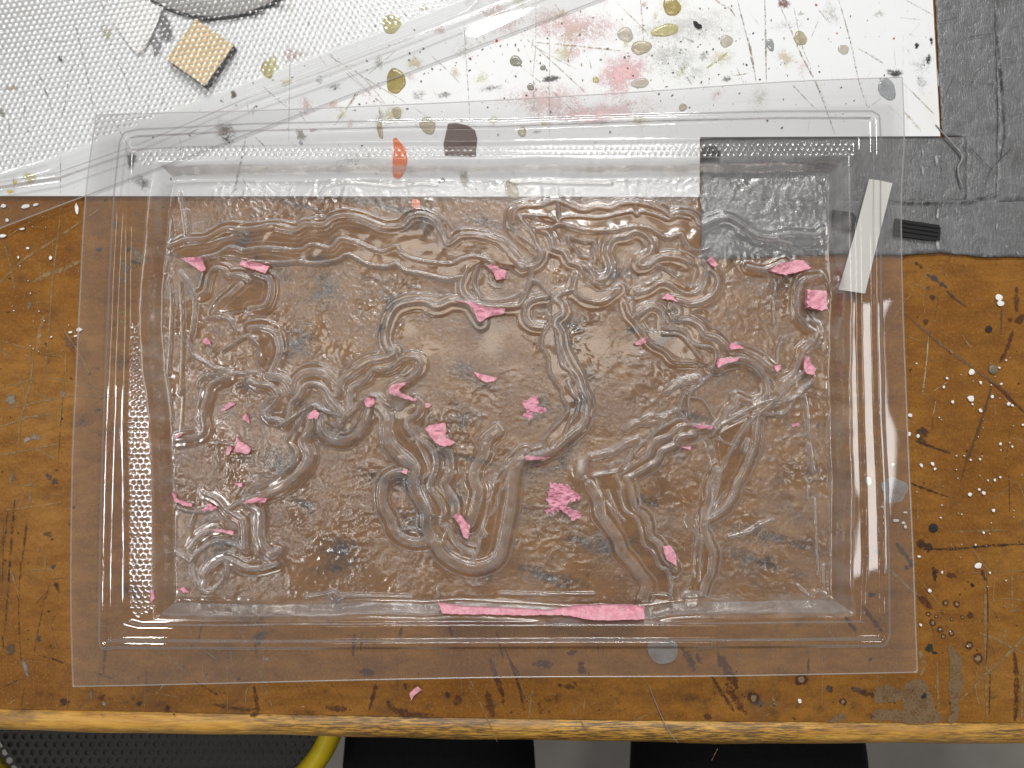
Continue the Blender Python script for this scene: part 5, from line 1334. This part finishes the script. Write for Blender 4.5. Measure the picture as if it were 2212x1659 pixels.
SCRAPS = [
    (1, 2, "475,340 490,310 530,280 560,300 572,320 560,350 490,355", "pink foam knob at the left peak of the zigzag coast, left of its twin"),
    (1, 2, "930,220 940,195 960,182 1000,190 1015,225 1000,250 970,262 940,250", "pink foam knob at the right peak of the zigzag coast"),
    (1, 2, "1270,60 1150,80 1120,120 1140,160 1250,190 1330,215 1350,200 1230,150 1200,120 1260,75", "boomerang-shaped pink foam scrap on the coast above the Africa shape"),
    (1, 2, "1410,230 1425,222 1450,235 1445,262 1415,262", "tiny round pink foam dot just right of the boomerang-shaped scrap"),
    (1, 2, "1410,430 1450,400 1570,385 1580,440 1575,500 1660,545 1620,560 1560,575 1500,550 1460,500", "large flag-shaped pink foam scrap on the left shoulder of the Africa shape"),
    (1, 2, "1640,1130 1680,1105 1740,1180 1770,1210 1765,1290 1750,1315 1720,1300 1690,1220", "long narrow pink foam scrap in the pointed tip of the Africa shape"),
    (1, 2, "1215,775 1250,758 1275,755 1275,795 1240,785", "small pink foam wedge at the top of the oval island left of Africa"),
    (2, 2, "175,220 230,190 290,160 310,180 300,260 380,275 370,295 330,310 260,310 250,360 180,325 220,300 200,260", "ragged pink foam scrap with a side spur inside the Africa shape"),
    (2, 2, "400,865 540,880 590,930 660,985 560,1020 530,1060 600,1090 660,1120 660,1150 580,1165 540,1120 480,1090 370,1115 350,1090 410,1070 400,1030 370,1010 395,950", "large ragged zigzag pink foam smear in the open sea right of Africa"),
    (2, 2, "195,680 210,645 300,655 400,660 370,675 250,685", "thin pink foam sliver along the coast right of Africa's lower half"),
    (2, 2, "1540,410 1640,400 1720,430 1680,440 1600,430", "faint pink foam sliver at the top of the South America shape"),
    (2, 2, "1455,580 1530,575 1530,600 1490,592", "tiny pink foam sliver inside the upper South America shape"),
    (2, 2, "1300,1375 1370,1370 1410,1440 1410,1525 1330,1480 1310,1420", "leaf-shaped pink foam scrap near the foot of the South America shape"),
    (1, 1, "1910,640 1940,625 2060,680 2050,740 1980,755 1960,690", "pink foam scrap inside the round ring at the top middle of the map"),
    (1, 1, "1650,920 1780,930 1890,970 2050,985 2040,1020 1930,1040 1850,1095 1820,1050 1800,980 1740,940", "three-pointed pink foam scrap wedged under the round ring"),
    (1, 1, "1790,1475 1850,1500 1990,1530 1970,1555 1910,1570 1840,1540", "short pink foam scrap on the smooth patch above the Africa shape"),
    (0, 1, "1460,580 1540,572 1640,570 1650,620 1670,670 1640,690 1540,620", "forked pink foam scrap at the left end of the long northern coast"),
    (0, 1, "1930,630 1960,590 2080,615 2180,640 2150,700 2040,660", "oblong pink foam scrap under the long northern coast"),
    (0, 1, "1630,1240 1665,1205 1695,1260 1660,1262", "small pink foam triangle alone in the left basin"),
    (0, 2, "1780,285 1840,220 1900,230 1850,260 1800,288", "pink foam flake above the small foam triangle in the lower left basin"),
    (0, 2, "1950,350 1985,305 2010,395 1975,370", "small pointed pink foam triangle above the three-armed scrap"),
    (0, 2, "1905,495 1930,530 2000,570 2020,600 2000,640 1940,625 1880,610 1905,580", "thick three-armed pink foam scrap in the lower left basin"),
    (0, 2, "1825,600 1840,570 1866,572 1870,600 1840,645 1822,630", "red-pink foam scrap touching the three-armed scrap"),
    (0, 2, "1880,870 1955,865 1955,895 1930,900 1915,885", "tiny pink foam flake below the three-armed scrap"),
    (0, 2, "1385,950 1410,950 1430,1000 1500,1025 1550,1040 1545,1062 1480,1045 1410,1020", "hooked pink foam scrap by the left tray wall"),
    (0, 2, "1660,1035 1700,1045 1750,1070 1740,1090 1620,1090 1650,1070", "blurred pink foam scrap right of the hooked one by the left wall"),
    (0, 2, "1960,1030 2060,980 2165,990 2140,1025 2060,1020", "pink foam wedge at the lower left coast's right corner"),
    (0, 2, "1710,1250 1760,1235 1890,1255 1895,1285 1800,1260", "flat pink foam bar on the lower left island"),
    (0, 2, "1425,505 1450,470 1490,470 1450,505", "small pink foam chip on the left tray wall"),
    (0, 3, "1270,300 1280,210 1300,200 1305,270", "upright pink foam sliver in the tray's lower left corner"),
    (0, 3, "1410,235 1470,200 1510,250 1450,232", "faint pink foam wedge near the tray's lower left corner"),
    (2, 1, "1655,595 1700,555 1750,630 1720,650", "pink foam tab where the coast meets the grey tape below"),
    (2, 1, "1300,895 1340,855 1380,875 1430,935 1370,910", "pink foam wedge inside the curl left of the grey tape"),
    (2, 1, "1080,1255 1120,1225 1180,1205 1170,1255 1100,1270", "small pink foam scrap beside the dark green speckled stain"),
    (2, 1, "1830,1290 1850,1250 1950,1290 1930,1305 1840,1305", "upper of two pink foam scraps on the diagonal coast"),
    (2, 1, "1725,1420 1750,1380 1910,1370 1890,1400 1800,1420 1740,1455", "lower and longer of two pink foam scraps on the diagonal coast"),
    (3, 1, "150,675 240,620 390,585 440,595 495,655 290,710 240,700", "large slanted pink foam scrap at the tray's upper right corner"),
    (3, 1, "180,1440 240,1430 245,1460 210,1490", "tiny pink foam knot where two ribs meet on the right"),
    (3, 1, "430,1360 450,1360 490,1420 525,1470 500,1510 460,1505 430,1500", "folded pink foam scrap at the right coast's low corner"),
    (3, 2, "345,405 410,380 410,400 370,420", "faint pink foam flake near the right tray wall"),
]
for c, r, s, lab in SCRAPS:
    smear = any(w_ in lab for w_ in ("smear", "faint", "blurred", "ragged"))
    o_ = scrap(c, r, s, lab, 0.0005 if smear else 0.0019, jag=0.0005 if smear else 0.00016)
    if smear: o_.data.materials[0] = M_SMEAR
scrap(3, 1, "445,830 610,840 612,985 560,995 445,970", "squarish pink foam cube near the right tray wall", 0.004, jag=0.00015)
scrap(1, 3, "1510,295 1530,318 1720,340 2212,362 2390,375 2630,340 3010,330 3160,345 3152,432 2810,438 2700,432 2560,408 2390,400 2212,400 1900,392 1560,385", "long pink foam strip lying along the bottom tray wall", 0.0034, jag=0.00008)
o_ = scrap(1, 3, "1270,1085 1340,1020 1372,1052 1310,1095 1292,1132", "loose pink foam curl on the brown table below the clear sheet", 0.0016, False, 0.0001, 0.0006)
o_["group"] = "loose bits on the brown table"

# ------------------------------------------------------------------ white flecks
def fleck(x, y, rx, ry, label, mat=M_WHITE, group="white flecks scattered on the table", rot=None):
    q = P(x, y, 0.0006)
    n = 9
    rot = random.random() * 3 if rot is None else rot
    V = [(q[0], q[1], 0.0013)]
    for k in (0, 1):
        for i in range(n):
            t = i / n * 6.283
            rr = random.uniform(0.75, 1.12) if k == 0 else None
            if k == 0:
                ux, uy = rx * rr * math.cos(t), ry * rr * math.sin(t)
                V.append((q[0] + (ux * math.cos(rot) - uy * math.sin(rot)), q[1] + (ux * math.sin(rot) + uy * math.cos(rot)), 0.0011))
            else:
                b = V[1 + i]
                V.append((b[0], b[1], 0.0004))
    F = [(0, 1 + i, 1 + (i + 1) % n) for i in range(n)] + [(1 + i, 1 + n + i, 1 + n + (i + 1) % n, 1 + (i + 1) % n) for i in range(n)]
    if label is None: return V, F
    o = mesh_obj("paint_fleck", V, F, mat)
    tag(o, label, "fleck", group)
    return o


RL = "small white paint fleck scattered on the brown table right of the clear sheet"
LL = "small white flake scattered on the brown table left of the clear sheet"
UL = "small white fleck lying under the right rim of the clear sheet"
GR, GL, GU = "white flecks right of the sheet", "white flakes left of the sheet", "white flecks under the right rim"
for c, r, lst in ((3, 1, "2010,885,30 2022,932,28 1790,1485,25 1590,1535,12 1860,1570,14 2025,1580,12 1565,1605,12 2065,1390,8 2010,1450,10 1345,1415,7"),
                  (3, 2, "1780,190,28 1795,235,10 1860,285,17 1635,215,14 1955,175,13 2085,232,15 2115,245,12 1295,325,17 1285,475,20 1358,492,15 1385,727,16 1475,717,17 1495,755,13 1780,683,9 1855,677,9 2020,555,12 1975,845,13 1775,960,18 1885,948,16 1850,922,11 1885,1268,11 1365,1458,14 1965,1090,15 1820,1365,8 1540,1148,9 1665,650,7 2200,400,10 2115,575,10 1920,847,8 2018,822,9"),
                  (3, 3, "1840,30,34 1450,232,17 1378,508,11 1550,85,11 1935,88,9 405,1118,18")):
    for t in lst.split():
        x, y, rad = (float(v) for v in t.split(','))
        px, py = T(c, r, x, y)
        lab = RL
        if (c, r, x, y) == (3, 1, 2010, 885): lab = "upper of two touching white paint blobs on the table at right"
        elif (c, r, x) == (3, 1, 2022): lab = "lower of two touching white paint blobs on the table at right"
        elif (c, r, x) == (3, 3, 1840): lab = "largest slanted white paint fleck low on the table at right"
        elif (c, r, x) == (3, 3, 405): lab = "lone white paint fleck on the table below the clear sheet"
        elif (c, r, x) == (3, 2, 1780) and y == 190: lab = "big drop-shaped white paint fleck right of the clear sheet"
        lab = {(3, 1, 1790): "oval white paint fleck left of the brass screw head", (3, 1, 1590): "small white paint fleck nearest the sheet's right edge, below the diagonal scratch", (3, 2, 1860): "white paint fleck just below the big drop-shaped one",
               (3, 2, 1295): "white paint fleck touching the clear sheet's right edge, upper of two", (3, 2, 1285): "white paint fleck half under the clear sheet's right edge, lower of two", (3, 2, 1365): "white paint fleck at the left end of the long dark scratch",
               (3, 3, 1450): "round white paint fleck above the cluster of brown ringed spots", (3, 3, 1378): "white paint fleck beside the sheet's lower right edge"}.get((c, r, x), lab)
        fleck(px, py, rad * ZPX * 1.05, rad * ZPX * random.uniform(.7, 1.0), lab, M_WHITE, GR)
for t in "30,150,22,16 210,152,38,18 290,140,24,13 620,170,14,48 182,335,22,8 25,390,32,14 225,490,14,10 410,568,14,18 150,562,7,13 60,265,17,14 640,1145,26,16 570,1165,18,9 612,1195,18,8 415,1203,9,7".split():
    x, y, a_, b_ = (float(v) for v in t.split(','))
    lab = "tall white flake beside the clear sheet's left edge, below the white board" if x == 620 else LL
    fleck(*T(0, 1, x, y), a_ * ZPX, b_ * ZPX, lab, mat_flk if False else M_WHITE, GL, rot=0.15)
for x, y, a_, b_ in ((1155, 718, 16, 13), (962, 850, 22, 34), (1180, 1170, 26, 12), (1070, 1060, 12, 10), (1240, 1190, 15, 11), (1255, 1220, 12, 14), (1255, 1105, 18, 8)):
    fleck(*T(3, 2, x, y), a_ * ZPX, b_ * ZPX, "white oblong fleck beneath the bright bead of the right rim" if x == 962 else UL, M_PAPER, GU, rot=0.0)
AV, AF = [], []
for i in range(70):
    if i % 4 == 0: x, y = random.uniform(1945, 2212), random.uniform(780, 1400)
    elif i % 4 < 3: x, y = random.gauss(2120, 55), random.gauss(1030, 120)
    else: x, y = random.uniform(0, 160), random.uniform(440, 760)
    if x > 2215 or y < 440 or (160 < x < 1965): continue
    r = random.choice((0.5, 0.7, 0.9, 1.3)) * PX
    V, F = fleck(x, y, r * random.uniform(.8, 1.5), r, None)
    b = len(AV); AV += V; AF += [tuple(b + k for k in f) for f in F]
sp = mesh_obj("paint_specks", AV, AF, M_WHITE)
tag(sp, "fine white paint specks dusted over the brown table", "speck", kind="stuff")
gp = P(*T(3, 2, 1165, 925), 0.0006)
gd = []
for i in range(40):
    t = i / 40 * 6.283
    rr = 103 * ZPX * (1 + 0.08 * math.sin(3 * t + 1) + .06 * math.sin(5 * t) + random.gauss(0, .02))
    gd.append((gp[0] + rr * math.cos(t), gp[1] + rr * math.sin(t)))
k = NT("grey_glue_film")
gn = k.noise(140, 5, 0.7)
gm = k.done(k.n("MixShader", {0: k.ramp(gn, [(0.35, 0.18), (0.65, 0.50)]), 1: k.n("BsdfTransparent").outputs[0], 2: k.pbr((0.40, 0.40, 0.40), 0.35, k.bump(gn, 0.4, 0.001))}).outputs[0])
g_ = slab("glue_puddle", gd, 0.0007, 0.0004, gm, None, 0.006)
tag(g_, "round dried grey glue puddle under the right rim of the clear sheet", "glue")
gd2 = [P(*T(2, 3, x, y), 0.0006) for x, y in catmull(pts("1200,620 1300,640 1400,630 1430,700 1400,790 1290,820 1220,780 1185,700 1200,620"), 20)]
g_ = slab("glue_puddle", gd2[::-1], 0.0007, 0.0004, gm, None, 0.006)
tag(g_, "irregular dried grey glue puddle under the bottom rim of the clear sheet", "glue")

# ------------------------------------------------------------------ below the table edge: mesh stool, person's legs
st = empty("mesh_stool", (*P(340, 1640, -0.2), FLOOR_Z))
tag(st, "black mesh seat with a yellow rim below the table edge", "stool")


def under(o, root):
    o.parent = root
    o.location = (-root.location[0], -root.location[1], -root.location[2])
    return o


SZ = -0.10
c0 = P(330, 1520, SZ)
Rx = abs(P(716, 1520, SZ)[0] - c0[0]); Ry = abs(P(362, 1785, SZ)[1] - c0[1])
# perforated panel: hexagonal lattice of bars
V, F = [], []
hx = 0.0062
for r in range(-26, 27):
    for cidx in range(-34, 35):
        x = cidx * hx + (r % 2) * hx / 2; y = r * hx * 0.866
        if (x / (Rx * .97)) ** 2 + (y / (Ry * .97)) ** 2 > 1: continue
        b = len(V)
        for i in range(6):
            a = math.radians(60 * i + 30)
            V.append((c0[0] + x + hx * .578 * math.cos(a), c0[1] + y + hx * .578 * math.sin(a), SZ))
        for i in range(6):
            a = math.radians(60 * i + 30)
            V.append((c0[0] + x + hx * .37 * math.cos(a), c0[1] + y + hx * .37 * math.sin(a), SZ))
        F += [(b + i, b + (i + 1) % 6, b + 6 + (i + 1) % 6, b + 6 + i) for i in range(6)]
mp = mesh_obj("seat_mesh", V, F, M_MESH)
mp["kind"] = "stuff"
under(mp, st)
V = [(c0[0], c0[1], SZ - 0.012)] + [(c0[0] + Rx * .98 * math.cos(i / 64 * 6.2832), c0[1] + Ry * .98 * math.sin(i / 64 * 6.2832), SZ - 0.012) for i in range(64)]
under(mesh_obj("seat_pan", V, [(0, 1 + i, 1 + (i + 1) % 64) for i in range(64)], M_UNDER), st)
V, F = [], []
for i in range(96):
    t = i / 96 * 6.28319
    for j in range(10):
        a = j / 10 * 6.28319
        rr = 0.0075 * math.cos(a)
        V.append((c0[0] + (Rx * 1.03 + rr) * math.cos(t), c0[1] + (Ry * 1.03 + rr) * math.sin(t), SZ + 0.002 + 0.012 * math.sin(a)))
for i in range(96):
    for j in range(10):
        F.append((i * 10 + j, i * 10 + (j + 1) % 10, ((i + 1) % 96) * 10 + (j + 1) % 10, ((i + 1) % 96) * 10 + j))
under(mesh_obj("rim", V, F, M_YELLOW, None, True), st)
for sx_ in (-1, 1):
    for sy_ in (-1, 1):
        b = 0.012
        x, y = c0[0] + sx_ * Rx * .6, c0[1] + sy_ * Ry * .6
        v = [(x + dx * b, y + dy * b, z) for z in (FLOOR_Z, SZ - 0.014) for dx, dy in ((-1, -1), (1, -1), (1, 1), (-1, 1))]
        under(mesh_obj("leg", v, [(0, 1, 5, 4), (1, 2, 6, 5), (2, 3, 7, 6), (3, 0, 4, 7), (4, 5, 6, 7), (3, 2, 1, 0)], M_MESH), st)

# seated person: thighs under the table edge, unseen upper body added to darken the bench
def skin_body(name, joints, edges, radii, mat, root=0):
    me = bpy.data.meshes.new(name)
    me.from_pydata(joints, edges, [])
    o = link(bpy.data.objects.new(name, me))
    md = o.modifiers.new("Skin", 'SKIN')
    md.use_smooth_shade = True
    for i, r in enumerate(radii):
        me.skin_vertices[0].data[i].radius = r if isinstance(r, tuple) else (r, r)
    me.skin_vertices[0].data[root].use_root = True
    sb = o.modifiers.new("Subdivision", 'SUBSURF')
    sb.levels = sb.render_levels = 2
    me.materials.append(mat)
    return o


TZ = -0.16
k1 = P(950, 1640, TZ); k2 = P(1610, 1640, TZ)
hipy = k1[1] - 0.36
mx = (k1[0] + k2[0]) / 2
J = [(mx, hipy, TZ + 0.02), (mx, hipy - 0.01, TZ + 0.16),
     (k1[0] + 0.02, hipy + 0.06, TZ), (k1[0], k1[1] - 0.1, TZ), (k1[0], k1[1] + 0.05, TZ), (k1[0], k1[1] + 0.13, TZ - 0.03), (k1[0], k1[1] + 0.12, TZ - 0.25), (k1[0], k1[1] + 0.10, FLOOR_Z + 0.05), (k1[0] - 0.01, k1[1] + 0.24, FLOOR_Z + 0.035),
     (k2[0] - 0.02, hipy + 0.06, TZ), (k2[0], k2[1] - 0.1, TZ), (k2[0], k2[1] + 0.05, TZ), (k2[0], k2[1] + 0.13, TZ - 0.03), (k2[0], k2[1] + 0.12, TZ - 0.25), (k2[0], k2[1] + 0.10, FLOOR_Z + 0.05), (k2[0] + 0.01, k2[1] + 0.24, FLOOR_Z + 0.035)]
E = [(0, 1), (0, 2), (2, 3), (3, 4), (4, 5), (5, 6), (6, 7), (7, 8), (0, 9), (9, 10), (10, 11), (11, 12), (12, 13), (13, 14), (14, 15)]
J += [(mx, hipy + 0.05, 0.18), (mx, hipy + 0.10, 0.36), (mx, hipy + 0.14, 0.44), (mx, hipy + 0.19, 0.52), (mx, hipy + 0.22, 0.64),
      (mx - 0.18, hipy + 0.08, 0.35), (mx - 0.23, hipy + 0.06, 0.10), (mx - 0.17, hipy + 0.10, -0.08),
      (mx + 0.18, hipy + 0.08, 0.35), (mx + 0.23, hipy + 0.06, 0.10), (mx + 0.17, hipy + 0.10, -0.08)]
E += [(1, 16), (16, 17), (17, 18), (18, 19), (19, 20), (17, 21), (21, 22), (22, 23), (17, 24), (24, 25), (25, 26)]
Rr = [0.13, 0.13, 0.095, 0.085, 0.075, 0.068, 0.058, 0.045, 0.035, 0.10, 0.098, 0.092, 0.075, 0.06, 0.045, 0.035, (0.15, 0.11), (0.15, 0.11), 0.055, 0.08, 0.085, 0.06, 0.045, 0.04, 0.06, 0.045, 0.04]
pe = skin_body("person", J, E, Rr, M_TROUSER)
tag(pe, "person in black trousers seated at the table, only the thighs showing, unseen upper body added", "person")
